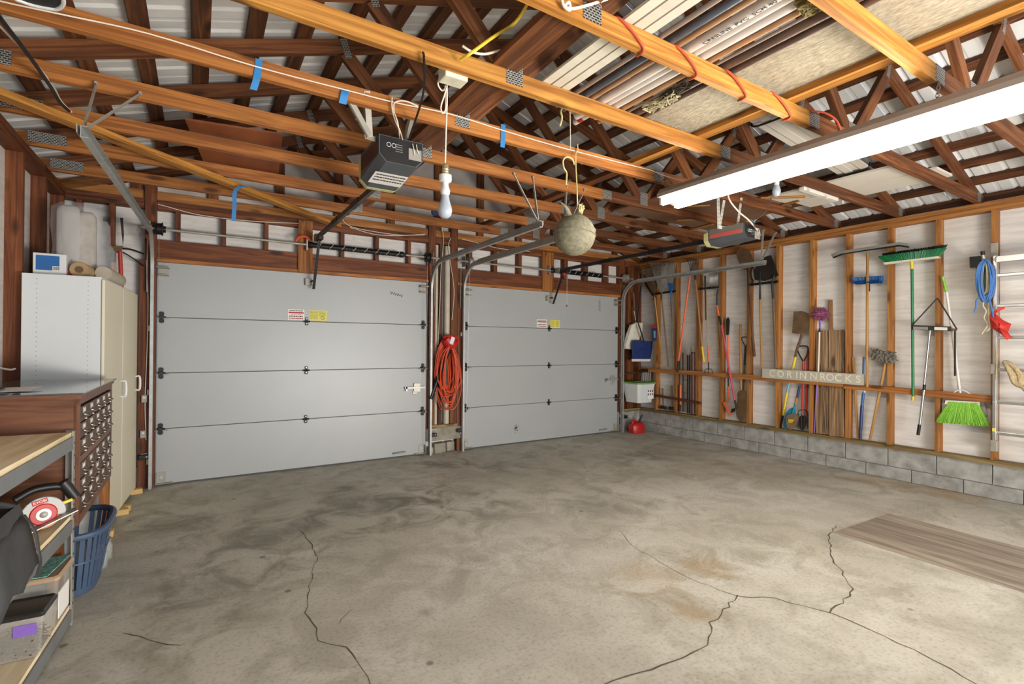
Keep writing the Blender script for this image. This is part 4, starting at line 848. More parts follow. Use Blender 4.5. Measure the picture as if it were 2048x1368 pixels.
def round_pole(n, A, B, r, m, par=None):
    d, s, u = ortho(B - A, (0, 0, 1)); L = (B - A).length; mb = MB()
    mb.tube([V(-L / 2, 0, 0), V(L / 2, 0, 0)], r, 12); me = bpy.data.meshes.new(n); me.from_pydata([tuple(v) for v in mb.v], [], mb.f); me.materials.append(m)
    me.polygons.foreach_set('use_smooth', [True] * len(me.polygons)); me.set_sharp_from_angle(angle=.9)
    o = bpy.data.objects.new(n, me); COL.objects.link(o); c = (A + B) / 2
    _par(o, par, Matrix(((d.x, s.x, u.x, c.x), (d.y, s.y, u.y, c.y), (d.z, s.z, u.z, c.z), (0, 0, 0, 1)))); return o
# wall racks
for a, b, lab in (((1310, 588), (1351, 582), 'black tool rack holding the leaf rakes'), ((1398, 578), (1437, 574), 'black tool rack holding the bow rake'), ((1497, 570), (1556, 563), 'black tool rack holding the shovels')):
    A = W(*a, -.01); B = W(*b, -.01); R_ = thing('tool_rack', lab, 'rack', A, 'tool racks')
    MB().bar(A, B, .03, .02).build('rack_bar', BLKM, R_, bevel=.003)
    for k in range(5):
        q = A.lerp(B, (k + .5) / 5); MB().tube([q, q + V(-.05, 0, -.004), q + V(-.055, 0, .012)], .004, 6).build('rack_hook', BLKM, R_)
tool('leaf_rake', 'wide dark leaf rake hung fan-up at the corner', 'rake', [('handle', 'rod', [(1309, 594), (1325, 729)], .011, 'ash', -.03), ('tine', 'tines', [(1308, 590), (1281, 545), (1330, 527)], (20, .0035, .02), 'rust', -.035), ('fan_back', 'plate', [(1286, 548), (1301, 562), (1311, 590), (1305, 592), (1291, 572)], .003, 'dkiron', -.02), ('socket', 'rod', [(1308, 600), (1308, 586)], .013, 'dkiron', -.03)], 'leaf rakes')
tool('leaf_rake', 'metal leaf rake with the wide wire fan beside the corner one', 'rake', [('handle', 'rod', [(1323, 594), (1337, 734)], .011, 'old', -.05), ('tine', 'tines', [(1323, 590), (1300, 527), (1349, 528)], (20, .0032, .02), 'steel', -.055), ('fan_bar', 'rod', [(1309, 558), (1338, 556)], .004, 'steel', -.056), ('socket', 'rod', [(1323, 601), (1323, 584)], .013, 'dkiron', -.05)], 'leaf rakes')
tool('leaf_rake', 'narrow leaf rake with a blue hub, third from the corner', 'rake', [('handle', 'rod', [(1342, 594), (1346, 712)], .010, 'old', -.03), ('tine', 'tines', [(1342, 590), (1331, 527), (1352, 527)], (13, .0032, .02), 'steel', -.03), ('hub', 'plate', [(1336, 566), (1348, 566), (1345, 582), (1339, 582)], .01, 'blue', -.032), ('socket', 'rod', [(1342, 600), (1342, 580)], .012, 'blue', -.03)], 'leaf rakes')
tool('snow_shovel', 'blue snow shovel with a white wear strip hung in the corner', 'shovel', [('blade', 'plate', [(1264, 681), (1275, 680), (1287, 683), (1306, 682), (1300, 718), (1264, 719)], .012, 'navy', 5.60, Wf), ('wear_strip', 'plate', [(1263, 718), (1300, 718), (1299, 723), (1263, 723)], .014, 'white', 5.60, Wf), ('handle', 'arc', [(1282, 572), (1279, 600), (1276, 640), (1281, 660), (1288, 684)], .011, 'black', 5.57, Wf), ('rib', 'arc', [(1280, 700), (1288, 694), (1296, 687)], .004, 'navy', 5.585, Wf), ('rib', 'arc', [(1272, 706), (1284, 700), (1300, 696)], .004, 'navy', 5.585, Wf)])
tool('grain_scoop', 'cream plastic scoop hanging behind the snow shovel', 'scoop', [('pan', 'plate', [(1247, 690), (1252, 668), (1259, 650), (1268, 645), (1283, 646), (1282, 662), (1272, 690), (1262, 699), (1248, 697)], .03, 'cream', 5.70, Wf), ('lip', 'plate', [(1247, 690), (1259, 650), (1268, 646), (1262, 672), (1249, 698)], .05, 'white', 5.69, Wf), ('handle', 'rod', [(1271, 646), (1267, 585)], .010, 'old', 5.70, Wf), ('strap', 'rod', [(1268, 622), (1271, 640)], .006, 'white', 5.68, Wf)])
T = tool('spray_bottle', 'small blue packet with a red cap nailed beside the leaf rakes', 'packet', [('packet', 'plate', [(1304, 656), (1314, 656), (1313, 681), (1305, 681)], .02, 'navy', -.005), ('cap', 'plate', [(1304, 649), (1314, 649), (1314, 656), (1304, 656)], .022, 'red', -.006), ('print', 'plate', [(1307, 662), (1311, 662), (1311, 676), (1308, 676)], .002, 'ltblue', -.026)])
T = thing('hand_tool_bar', 'black magnetic bar with hanging hand tools above the bucket', 'tool bar', Wf(1292, 742, 5.60), 'wall tools')
A, B = Wf(1280, 742, 5.58), Wf(1305, 741, 5.58); MB().bar(A, B, .06, .03).build('bar', BLKM, T, bevel=.006)
for k, (x, y, mm) in enumerate(((1281, 768, 'dkiron'), (1285, 772, 'steel'), (1289, 795, 'steel'), (1294, 778, 'silver'), (1299, 806, 'steel'), (1304, 770, 'dkiron'))):
    q = A.lerp(B, .06 + k * .17); MB().tube([q + V(0, -.02, -.02), Wf(x, y, 5.56)], [.008, .004], 8).build('hand_tool', PM[mm], T, smooth=True)
BK = thing('bucket', 'square white bucket with a green lid hanging in the corner', 'bucket', Wf(1272, 803, 5.64))
r0 = [Wf(x, y, 5.66) for x, y in ((1253, 767), (1290, 770))]; w0 = (r0[1] - r0[0]).length; cx = (r0[0].x + r0[1].x) / 2; zt = r0[0].z; zb = Wf(1270, 803, 5.66).z
sq = lambda h, z, c=.02: [V(cx + a * h, 5.60 + b * h, z) for a, b in ((-1, -.8), (-.8, -1), (.8, -1), (1, -.8), (1, .8), (.8, 1), (-.8, 1), (-1, .8))]
MB().loft([sq(w0 * .36, zb), sq(w0 * .46, zt)]).build('body', WHITEP, BK, bevel=.004); MB().loft([sq(w0 * .49, zt), sq(w0 * .49, zt + .022), sq(w0 * .40, zt + .026)]).build('lid', M('lid_green', (104, 160, 66), .5, var=.1), BK, bevel=.004)
MB().tube(spline([(cx - w0 * .47, 5.60, zt - .01), (cx - w0 * .3, 5.54, zt + .03), (cx + w0 * .1, 5.53, zt + .035), (cx + w0 * .47, 5.60, zt - .01)], 4), .004, 6).build('bail', STEELD, BK, smooth=True)
yb_ = 5.60 - w0 * .42; LBK = MB().box((cx + w0 * .18, yb_ - .001, (zb + zt) / 2), (w0 * .34, .003, (zt - zb) * .6)).build('label', PAPER, BK)
for k in range(6): MB().box((cx + w0 * (.06 + .11 * (k % 3)), yb_ - .004, (zb + zt) / 2 + .035 - .05 * (k // 3)), (w0 * .05, .002, .03)).build('print_mark', BLKT, LBK)
GC = thing('fuel_can', 'red plastic fuel can with a black spout on the floor in the corner', 'fuel can', at(1275, 863, 'Z', 0))
g = at(1275, 862, 'Z', 0); g.x, g.y = 5.86, 5.60; gw, gd = .125, .085
rr = lambda z, a, b, ox=0: [V(g.x + ox + a * x, g.y + b * y, z) for x, y in ((-1, -.6), (-.7, -1), (.7, -1), (1, -.6), (1, .6), (.7, 1), (-.7, 1), (-1, .6))]
MB().loft([rr(.002, gw * .95, gd * .95), rr(.03, gw, gd), rr(.11, gw, gd), rr(.145, gw * .9, gd * .85), rr(.165, gw * .6, gd * .6)]).build('body', REDP, GC, smooth=True, bevel=.004)
MB().tube(spline([(g.x - .10, g.y, .13), (g.x - .085, g.y, .185), (g.x - .03, g.y, .19), (g.x + .01, g.y, .165)], 4), .016, 8).build('handle', REDP, GC, smooth=True)
MB().tube([(g.x + .03, g.y, .15), (g.x + .06, g.y - .01, .19), (g.x + .10, g.y - .02, .275)], [.022, .016, .012], 10).build('spout', BLKM, GC, smooth=True)
MB().tube(spline([(g.x - .06, g.y - gd - .001, .06), (g.x, g.y - gd - .004, .10), (g.x + .06, g.y - gd - .001, .06)], 4), .005, 6).build('rib', REDP, GC, smooth=True)
for k, (x0, x1, y0, y1, mt, lab) in enumerate(((1325, 1327, 776, 813, 'old', 'left short-handled sledge standing on the sill'), (1343, 1344, 771, 815, 'old', 'right short-handled sledge standing on the sill'))):
    T = tool('sledge_hammer', lab, 'hammer', [('handle', 'rod', [(x0, y0), (x1, y1)], .013, mt, .03)], 'sledges')
    c = W(x1, y1 + 2, .02); MB().lathe([(.026, -.06), (.03, -.05), (.024, -.03), (.024, .03), (.03, .05), (.026, .06)], c, (.2, 1, 0), 12).build('head', PM['dkiron'], T, smooth=True)
tool('garden_cultivator', 'orange-handled cultivator hooked over the top plate', 'cultivator', [('handle', 'rod', [(1380, 552), (1357, 722)], .014, 'orange', -.05), ('ferrule', 'rod', [(1382, 538), (1380, 553)], .012, 'dkiron', -.05), ('grip', 'rod', [(1357, 722), (1355, 745)], .015, 'black', -.05)] + [('tine', 'arc', [(1382, 540), (1379 + 3 * k, 531), (1374 + 6 * k, 520), (1366 + 6 * k, 516)], .0035, 'dkiron', -.05) for k in range(4)])
tool('hay_fork', 'long tan fork with curved tines beside the orange cultivator', 'fork', [('handle', 'rod', [(1391, 560), (1405, 700)], .012, 'ash', -.03), ('grip', 'rod', [(1404, 693), (1408, 724)], .015, 'yellow', -.03), ('ferrule', 'rod', [(1389, 545), (1391, 562)], .012, 'dkiron', -.03)] + [('tine', 'arc', [(1389, 548), (1384 + 3 * k, 536), (1386 + 4 * k, 524)], .0035, 'dkiron', -.03) for k in range(4)])
tool('three_prong_claw', 'tan-handled claw with its three prongs just above the rail', 'claw', [('handle', 'rod', [(1412, 580), (1415, 672)], .009, 'ash', -.01), ('sleeve', 'rod', [(1415, 672), (1416, 693)], .010, 'steel', -.01), ('lower_handle', 'rod', [(1416, 693), (1417, 724)], .011, 'orange', -.01), ('ferrule', 'rod', [(1417, 724), (1417, 740)], .009, 'dkiron', -.01)] + [('prong', 'arc', [(1417, 738), (1412 + 5 * k, 738), (1409 + 8 * k, 743), (1411 + 7 * k, 748)], .004, 'dkiron', [-.01, -.03, -.05, -.03]) for k in range(3)])
T = tool('bow_rake', 'steel bow rake with curved tines on the second rack', 'rake', [('handle', 'rod', [(1410, 552), (1412, 640)], .011, 'dkiron', -.02)] + [('tine', 'arc', [(1413 + 2.2 * k, 540), (1418 + 1.9 * k, 548), (1421 + 1.6 * k, 568), (1420 + 1.6 * k, 574)], .0028, 'silver', [-.02, -.08, -.05, -.02]) for k in range(10)] + [('head_bar', 'rod', [(1410, 542), (1436, 538)], .006, 'dkiron', -.02)])
tool('pink_hoe', 'pink-handled hoe with black joints leaning to the sill', 'hoe', [('ferrule', 'arc', [(1436, 578), (1434, 592), (1434, 612)], .010, 'black', -.02), ('neck', 'rod', [(1434, 611), (1438, 633)], .013, 'orange', -.02), ('joint', 'rod', [(1438, 632), (1443, 651)], .014, 'black', -.03), ('handle', 'rod', [(1443, 650), (1469, 800)], .013, 'pink', -.06), ('end_grip', 'rod', [(1469, 799), (1473, 817)], .012, 'black', -.04)])
tool('tan_pole', 'plain tan pole behind the pink hoe', 'pole', [('pole', 'rod', [(1434, 615), (1439, 715)], .010, 'ash', .03)])
tool('pole_pruner', 'orange pole pruner with a sheathed saw standing on the sill', 'pruner', [('saw_sheath', 'plate', [(1453, 638), (1457, 634), (1460, 640), (1459, 662), (1458, 670), (1453, 670)], .012, 'dkiron', .02), ('pole', 'rod', [(1456, 669), (1457, 756)], .010, 'orange', .03), ('sleeve', 'rod', [(1456, 735), (1457, 774)], .011, 'black', .035), ('lower_pole', 'arc', [(1457, 773), (1457, 790), (1456, 800), (1447, 807)], .010, 'orange', .02), ('hook_blade', 'plate', [(1445, 804), (1450, 806), (1463, 824), (1462, 832), (1456, 824)], .008, 'orange', .0), ('jaw', 'plate', [(1464, 818), (1471, 816), (1471, 822), (1464, 826)], .02, 'black', .0)])
tool('drain_spade', 'narrow drain spade with a tan handle standing blade-down', 'spade', [('handle', 'rod', [(1481, 648), (1482, 790)], .014, 'ash', .03), ('blade', 'dish', [(1476, 783), (1492, 783), (1492, 815), (1489, 835), (1483, 843), (1476, 838), (1472, 826), (1474, 800)], .02, 'rust', -.03)])
tool('d_handle_spade', 'worn spade with a black D-shaped grip beside the drain spade', 'spade', [('grip', 'arc', [(1491, 694), (1485, 682), (1484, 675), (1494, 675), (1495, 684), (1491, 694)], .006, 'black', .03), ('shaft', 'rod', [(1491, 693), (1489, 730)], .013, 'dkiron', .04), ('shaft_lower', 'rod', [(1489, 728), (1486, 790)], .011, 'rust', .05)])
tool('round_shovel', 'rusty round-point shovel hung blade-up behind the door track', 'shovel', [('blade', 'dish', [(1473, 512), (1476, 500), (1486, 496), (1498, 501), (1504, 514), (1504, 530), (1496, 540), (1484, 536)], .025, 'rust', -.06), ('socket', 'rod', [(1496, 536), (1498, 580)], .014, 'dkiron', -.05), ('handle', 'rod', [(1498, 578), (1506, 676)], .014, 'brownh', -.05), ('grip', 'rod', [(1505, 674), (1509, 713)], .017, 'brownh', -.05)])
tool('square_shovel', 'dark square-mouth shovel hung blade-up at the third rack', 'shovel', [('blade', 'dish', [(1529, 514), (1542, 510), (1557, 551), (1530, 562), (1510, 560), (1507, 540)], .02, 'dkiron', -.03, W, 1), ('socket', 'rod', [(1548, 552), (1544, 566), (1546, 597)], .013, 'dkiron', -.04), ('handle', 'rod', [(1546, 596), (1552, 736)], .014, 'old', -.02)])
tool('pointed_shovel', 'tan-handled shovel with a long pointed socket, middle of the third rack', 'shovel', [('socket', 'rod', [(1520, 545), (1520, 600)], (.006, .014), 'dkiron', -.03), ('handle', 'rod', [(1520, 599), (1524, 751)], .014, 'ash', -.03), ('blade', 'dish', [(1504, 540), (1520, 528), (1530, 540), (1528, 562), (1508, 562)], .015, 'steel', -.02)])
tool('grain_shovel', 'brown square scoop shovel with a yellow grip standing blade-up', 'shovel', [('blade', 'dish', [(1587, 623), (1604, 622), (1618, 627), (1617, 655), (1613, 669), (1608, 664), (1595, 668), (1584, 666)], .03, 'rust', -.03, W, 1), ('socket', 'arc', [(1605, 655), (1602, 675), (1594, 698), (1590, 716)], .014, 'rust', [-.02, .0, .02, .03]), ('grip', 'rod', [(1591, 714), (1585, 740)], .016, 'yellow', .03), ('shaft', 'rod', [(1585, 740), (1577, 772)], .012, 'ltblue', .04), ('sleeve', 'rod', [(1577, 771), (1574, 785)], .013, 'ltblue', .04), ('lower_shaft', 'rod', [(1574, 785), (1566, 832)], .014, 'yellow', .04), ('end_cap', 'rod', [(1566, 831), (1561, 856)], .013, 'black', .03)])
tool('spading_fork', 'red-shafted garden fork with a black D-shaped grip', 'fork', [('grip', 'arc', [(1606, 722), (1598, 708), (1595, 694), (1614, 693), (1615, 706), (1608, 722)], .008, 'black', .03), ('shaft', 'rod', [(1607, 720), (1605, 824)], .013, 'red', .04), ('yoke', 'arc', [(1596, 832), (1597, 822), (1605, 820), (1614, 822), (1616, 832)], .005, 'dkiron', .03)] + [('tine', 'rod', [(1597 + 6 * k, 828), (1597 + 6 * k, 858)], .005, 'dkiron', .03) for k in range(4)])
tool('red_shaft_spade', 'red-shafted spade almost hidden behind the garden fork', 'spade', [('shaft', 'rod', [(1616, 700), (1612, 830)], .012, 'red', .06), ('blade', 'dish', [(1599, 833), (1612, 833), (1612, 850), (1605, 861), (1598, 852)], .015, 'dkiron', .03)])
tool('blue_shovel', 'bright blue round shovel standing blade-down', 'shovel', [('shaft', 'rod', [(1599, 772), (1594, 796)], .013, 'navy', .0), ('band', 'rod', [(1594, 795), (1591, 808)], .014, 'ash', .0), ('neck', 'rod', [(1591, 807), (1585, 826)], .012, 'teal', .0), ('blade', 'dish', [(1569, 834), (1576, 820), (1588, 815), (1591, 826), (1584, 850), (1574, 858), (1566, 852)], .02, 'teal', .0)])
tool('camp_spade', 'small brown spade blade with a pale sticker at the foot of the blue shovel', 'spade', [('blade', 'dish', [(1572, 834), (1582, 828), (1596, 831), (1594, 846), (1584, 859), (1574, 854)], .018, 'canvas', -.05), ('sticker', 'plate', [(1574, 838), (1589, 839), (1588, 846), (1575, 845)], .002, 'gold', -.048)])
T = tool('ceiling_duster', 'purple fluffy ceiling duster on a white pole', 'duster', [('pole', 'rod', [(1639, 662), (1636, 765)], .009, 'white', -.03), ('lower_pole', 'rod', [(1634, 765), (1629, 866)], .009, 'purple', .02), ('neck', 'rod', [(1640, 640), (1640, 660)], .010, 'purple', -.03), ('collar', 'rod', [(1640, 657), (1639, 664)], .011, 'black', -.03)])
rn = random.Random(5); c = W(1641, 628, -.03); mb = MB()
for k in range(420):
    a, b2 = rn.uniform(0, 6.283), rn.uniform(-1, 1); s2 = math.sqrt(1 - b2 * b2); d = V(s2 * math.cos(a), s2 * math.sin(a), b2 * .8)
    q = c + V(d.x * .055, d.y * .07, d.z * .075); mb.tube([q, q + V(d.x, d.y, d.z) * .026 + V(rn.uniform(-.008, .008), rn.uniform(-.008, .008), rn.uniform(-.008, .008))], [.004, .002], 4)
mb.lathe([(max(.001, .062 * math.sin(math.pi * i / 8)), -.058 * math.cos(math.pi * i / 8)) for i in range(9)], c, (0, 0, 1), 12)
mb.build('fluff', PM['fuzz'], T)['kind'] = 'stuff'
PLK = WOOD('plank_grey', (172, 142, 108), (118, 90, 62), grain=34, hue=.12)
for x0, x1, y0, y1, lab in ((1632, 1656, 661, 868, 'left weathered plank leaning behind the sign'), (1658, 1688, 660, 873, 'right wide weathered plank leaning behind the sign')):
    A, B = W((x0 + x1) / 2, y0, .06), W((x0 + x1) / 2 + 1, y1, .01); w = (W(x0, 760, .03) - W(x1, 760, .03)).length
    tag(board('plank', A, B, .02, w, PLK, None, (1, 0, .1)), lab, 'plank', 'planks behind the sign')
tag(board('stake', W(1661, 600, .07), W(1664, 800, .06), .03, .035, WOOD('stake_tan', (166, 126, 84), (130, 92, 56), knots=False), None, (1, 0, 0)), 'brown square stake rising behind the right plank', 'stake')
tag(round_pole('thin_rod', W(1656, 736, .0), W(1655, 866, .0), .005, OLDH), 'thin pale rod in the gap between the planks', 'rod')
tag(round_pole('thin_rod', W(1645, 770, -.0), W(1652, 866, -.01), .007, OLDH), 'slanting grey rod across the left plank', 'rod')
# the painted board
SG = thing('painted_board', 'long grey board with cream hand-painted capital letters resting on the rail', 'sign', W(1627, 764, -.05))
a, b = (W(1525, 735, -.045) + W(1525, 757, -.05)) / 2, (W(1729.5, 748, -.045) + W(1729.5, 772, -.05)) / 2
SGM = M('board_paint_grey', (178, 172, 158), .7, var=.08, nscale=9); board('board', a, b, .118, .018, SGM, SG)
d = (b - a).normalized(); up_ = V(0, 0, 1); mid = a.lerp(b, .535) + V(-.0105, 0, .0)
LET = M('paint_cream', (226, 218, 186), .7, var=.1, nscale=30)
for ch, f in zip('CORINNROCKS', (.112, .207, .300, .377, .441, .544, .632, .700, .774, .864, .948)):
    text('letter', ch, .122, a.lerp(b, f) + V(-.0105, 0, 0), d, up_, LET, SG, .0008, scale=(.92, .95))
# brooms and mops
tool('floor_squeegee', 'wide floor squeegee with a wooden handle hung blade-up', 'squeegee', [('frame', 'plate', [(1664, 509), (1680, 503), (1800, 485), (1815, 487), (1818, 492), (1800, 490), (1684, 508), (1667, 515)], .03, 'grey', -.05), ('rubber', 'plate', [(1667, 513), (1686, 506), (1798, 490), (1819, 493), (1818, 496), (1799, 493), (1687, 509), (1668, 517)], .02, 'black', -.055), ('socket', 'plate', [(1724, 504), (1746, 501), (1744, 505), (1727, 507)], .03, 'steel', -.06), ('handle', 'rod', [(1735, 506), (1734, 774)], .0135, 'ash', -.06)], 'brooms and mops')
T = tool('wash_brush', 'blue wash brush behind the squeegee handle, pole blue at the foot', 'brush', [('pole', 'rod', [(1737, 582), (1729, 785)], .008, 'white', .01), ('neck', 'rod', [(1738, 568), (1738, 583)], .010, 'black', .0), ('grip', 'rod', [(1728, 714), (1727, 748)], .012, 'blue', .01), ('lower_sleeve', 'rod', [(1727, 785), (1724, 812)], .014, 'blue', .02), ('lower_grip', 'rod', [(1724, 811), (1721, 862)], .016, 'navy', .02), ('foot', 'rod', [(1721, 861), (1721, 878)], .014, 'navy', .02)], 'brooms and mops')
def bristles(name, base0, base1, dirv, n, L, mat, par, wx, seed, r=.0022, spread=.15):
    rn = random.Random(seed); mb = MB(); dirv = Vector(dirv)
    for k in range(n):
        f = rn.random(); q = base0.lerp(base1, f) + V(rn.uniform(-wx, wx), 0, 0); e = q + dirv * L * rn.uniform(.88, 1.05) + (base1 - base0).normalized() * (f - .5) * spread + V(rn.uniform(-.006, .006), rn.uniform(-.006, .006), 0)
        mb.tube([q, e], [r, r * .7], 4, cap=False)
    o = mb.build(name, mat, par); o['kind'] = 'stuff'; return o
a, b = W(1711, 563, -.01), W(1764, 560, -.01); MB().bar(a, b, .07, .05).build('head', PM['navy'], T, bevel=.01); bristles('bristles', a, b, (-.5, 0, .7), 600, .055, PM['blue'], T, .03, 1, .006, .02); bristles('bristles', a, b, (-.8, 0, -.45), 500, .055, PM['blue'], T, .03, 2, .006, .02)
tool('tan_stake', 'slim tan stake standing behind the rail left of the wash brush', 'stake', [('stake', 'rod', [(1706, 714), (1716, 878)], .012, 'ash', .04)], 'brooms and mops')
T = tool('dust_mop', 'grey stringy mop head on a tan handle leaning across a stud', 'mop', [('handle', 'rod', [(1771, 726), (1740, 880)], .013, 'ash', .015)], 'brooms and mops')
rn = random.Random(8); a, b = W(1745, 708, -.04), W(1789, 717, -.04); mb = MB()
for k in range(150):
    f = rn.random(); q = a.lerp(b, f); th = rn.uniform(0, 6.28); e = q + V(math.cos(th) * .055, rn.uniform(-.035, .035), math.sin(th) * .062)
    mb.tube(spline([q, q.lerp(e, .6) + V(-.02, 0, .012), e], 3), .0065, 5)
mb.tube([a, a.lerp(b, .5), b], [.04, .055, .045], 10); mb.build('yarn', PM['mopgrey'], T, smooth=True)['kind'] = 'stuff'
T = tool('push_broom', 'green push broom with a dark bristle fringe hung head-up', 'broom', [('block', 'plate', [(1770, 526), (1880, 513), (1881, 517), (1772, 530)], .05, 'cream', -.02), ('socket', 'rod', [(1823, 522), (1824, 538)], .015, 'gold', -.05), ('handle', 'rod', [(1824, 537), (1826, 792)], .0125, 'green', -.04), ('end_cap', 'rod', [(1826, 793), (1826, 801)], .016, 'gold', -.02)], 'brooms and mops')
a, b = W(1773, 526, -.045), W(1878, 513, -.045); bristles('bristles', a, b, (-.25, 0, 1), 1300, .075, PM['green'], T, .022, 3, .0035, .12); bristles('dark_bristles', a + V(.03, 0, .01), b + V(.03, 0, .01), (.1, 0, 1), 700, .10, BLKM, T, .012, 4, .0035, .10)
tool('sponge_mop', 'silver-poled sponge mop with a triangular wringer frame', 'mop', [('wringer_bar', 'plate', [(1825, 650), (1903, 653), (1903, 663), (1825, 659)], .03, 'dkiron', -.05), ('sponge', 'plate', [(1829, 653), (1858, 654), (1858, 660), (1829, 659)], .034, 'grey', -.052), ('sponge', 'plate', [(1871, 654), (1897, 655), (1897, 661), (1871, 660)], .034, 'white', -.052), ('frame_arm', 'rod', [(1825, 650), (1875, 596)], .006, 'dkiron', -.06), ('frame_arm', 'rod', [(1875, 596), (1914, 659)], .006, 'dkiron', -.06), ('pivot', 'rod', [(1901, 659), (1914, 659)], .010, 'rust', -.06), ('lever', 'rod', [(1910, 658), (1910, 752)], .008, 'dkiron', -.05), ('pole', 'rod', [(1860, 660), (1848, 772)], .0095, 'silver', -.06), ('clamp', 'rod', [(1849, 769), (1848, 780)], .013, 'black', -.06), ('lower_pole', 'rod', [(1848, 779), (1839, 852)], .0115, 'silver', -.06), ('end_grip', 'rod', [(1839, 849), (1836, 870)], .014, 'black', -.06)], 'brooms and mops')
T = tool('angle_broom', 'lime green angle broom with a white pole, head below the rail', 'broom', [('grip', 'rod', [(1885, 553), (1893, 584)], (.008, .013), 'lime', -.02), ('pole', 'rod', [(1893, 582), (1921, 790)], .0105, 'white', -.02), ('neck', 'arc', [(1905, 787), (1917, 780), (1930, 782), (1946, 792)], .005, 'white', -.03), ('cap', 'plate', [(1894, 800), (1962, 803), (1962, 812), (1892, 808)], .04, 'white', .03)], 'brooms and mops')
a, b = W(1899, 803, .01), W(1956, 806, .01); bristles('bristles', a, b, (-.15, 0, -1), 1500, .20, PM['lime'], T, .02, 6, .0028, .17)
tool('dustpan', 'clear white dustpan clipped behind the lime green broom', 'dustpan', [('pan', 'plate', [(1885, 797), (1968, 800), (1975, 830), (1962, 832), (1884, 824)], .01, 'white', .07), ('handle', 'rod', [(1907, 655), (1918, 782)], .009, 'white', .03)], 'brooms and mops')
# ladder, ropes, red bag
LD = thing('extension_ladder', 'aluminium extension ladder hung sideways-on against the right wall studs', 'ladder', W(1991, 905, -.06))
ALU = M('aluminium', (188, 188, 186), .32, .85, var=.12, nscale=12)
lx = XR - .05; yl = W(1991, 700, -.05).y; z1 = W(1991, 512, -.05).z; z0 = W(1991, 900, -.05).z; WID = .42
for dy, dx, n in ((0, 0, 'rail'), (-WID, 0, 'rail')):
    MB().box((lx + dx, yl + dy, (z0 + z1) / 2), (.06, .026, z1 - z0)).build(n, ALU, LD, bevel=.003)
for y_ in (519, 551, 612, 675, 739, 804, 866):
    z = W(1997, y_, -.05).z; 
    if y_ == 519: MB().box((lx, yl - WID / 2, z), (.06, WID, .055)).build('top_bar', ALU, LD, bevel=.003)
    else: MB().box((lx - .005, yl - WID / 2, z), (.034, WID, .03)).build('rung', ALU, LD, bevel=.006)
    for s in (0, -WID): MB().lathe([(.012, -.003), (.012, .003)], (lx - .03, yl + s, z), (1, 0, 0), 8).build('rivet', STEELD, LD)
MB().box((lx - .03, yl, W(1991, 738, -.05).z), (.03, .045, .09)).build('rung_lock', STEELD, LD, bevel=.004); MB().box((lx - .02, yl, z0 + .04), (.05, .05, .1)).build('foot', STEELD, LD, bevel=.006)
MB().box((lx - .034, yl, W(1991, 859, -.05).z), (.002, .022, .03)).build('yellow_label', YEL, LD)
MB().tube(spline([(lx - .045, yl - .012, W(1991, 690, -.05).z), (lx - .05, yl - .02, W(1991, 720, -.05).z), (lx - .05, yl - .015, W(1991, 760, -.05).z)], 4), .005, 6).build('pulley_cord', TIE, LD)
HK = thing('wall_hook', 'black wall bracket with a rubber-tipped arm carrying the ropes', 'hook', W(1952, 530, -.03))
MB().prism([W(x, y, .02) for x, y in ((1940, 514), (1963, 512), (1963, 534), (1941, 536))], (-.02, 0, 0)).build('plate', BLKM, HK, bevel=.003)
MB().tube([W(1968, 526, .0), W(1970, 524, -.08), W(1966, 512, -.13), W(1965, 504, -.135)], .012, 8).build('arm', STEELD, HK, smooth=True); MB().tube([W(1966, 510, -.131), W(1965, 502, -.136)], .015, 10).build('tip', BLKM, HK, smooth=True)
STB = MB().box((XR - .006, W(1989, 500, 0).y, W(1989, 500, 0).z), (.012, .05, .13)).build('ladder_hanger', STEELD, None, bevel=.003); tag(STB, 'steel hanger plate on the stud above the ladder', 'hanger')
def rope(name, lab, cx, cy, w, h, n, mat, r, o, seed, tails=()):
    rn = random.Random(seed); P = []
    for k in range(n):
        ww, hh, ox = w * rn.uniform(.6, 1.1), h * rn.uniform(.84, 1.05), rn.uniform(-3, 3)
        for t in range(8):
            a = math.pi / 2 + 2 * math.pi * t / 8; P.append(W(cx + ox + ww * math.cos(a), cy - h + hh - hh * math.sin(a), o + rn.uniform(-.018, .018)))
    T = thing(name, lab, 'rope', W(cx, cy + h, o), 'ropes on the wall bracket'); MB().tube(spline(P, 3), r, 7).build('hank', mat, T, smooth=True)
    for tl in tails: MB().tube(spline([W(x, y, o - .01) for x, y in tl], 5), r, 7).build('tail', mat, T, smooth=True)
PM['ropeb'] = M('rope_blue', (66, 112, 172), .7, var=.2, nscale=90); PM['ropec'] = M('rope_cream', (192, 180, 148), .75, var=.25, nscale=90); PM['ropeg'] = M('rope_green', (66, 88, 56), .75, var=.25, nscale=90)
rope('rope_hank', 'blue rope hank on the black wall bracket', 1971, 562, 16, 42, 9, PM['ropeb'], .0065, -.11, 1, [[(1962, 594), (1953, 600), (1952, 612), (1949, 625)], [(1980, 600), (1985, 625), (1988, 642)]])
rope('rope_hank', 'cream and speckled rope hank inside the blue one', 1969, 558, 9, 37, 8, PM['ropec'], .006, -.09, 2, [[(1972, 592), (1966, 610), (1972, 622), (1968, 636), (1975, 650), (1966, 664), (1964, 668)], [(1978, 596), (1977, 620), (1979, 655), (1972, 662)]])
rope('rope_hank', 'dark green rope hank behind the cream one', 1976, 560, 8, 34, 3, PM['ropeg'], .006, -.07, 3)
RB = thing('red_flag_bag', 'crumpled red safety flag tied to the ladder rail', 'flag', W(2000, 678, -.1)); REDC = M('cloth_red', (190, 42, 30), .65, var=.2, nscale=14, bmp=.5)
rn = random.Random(3); g_ = []
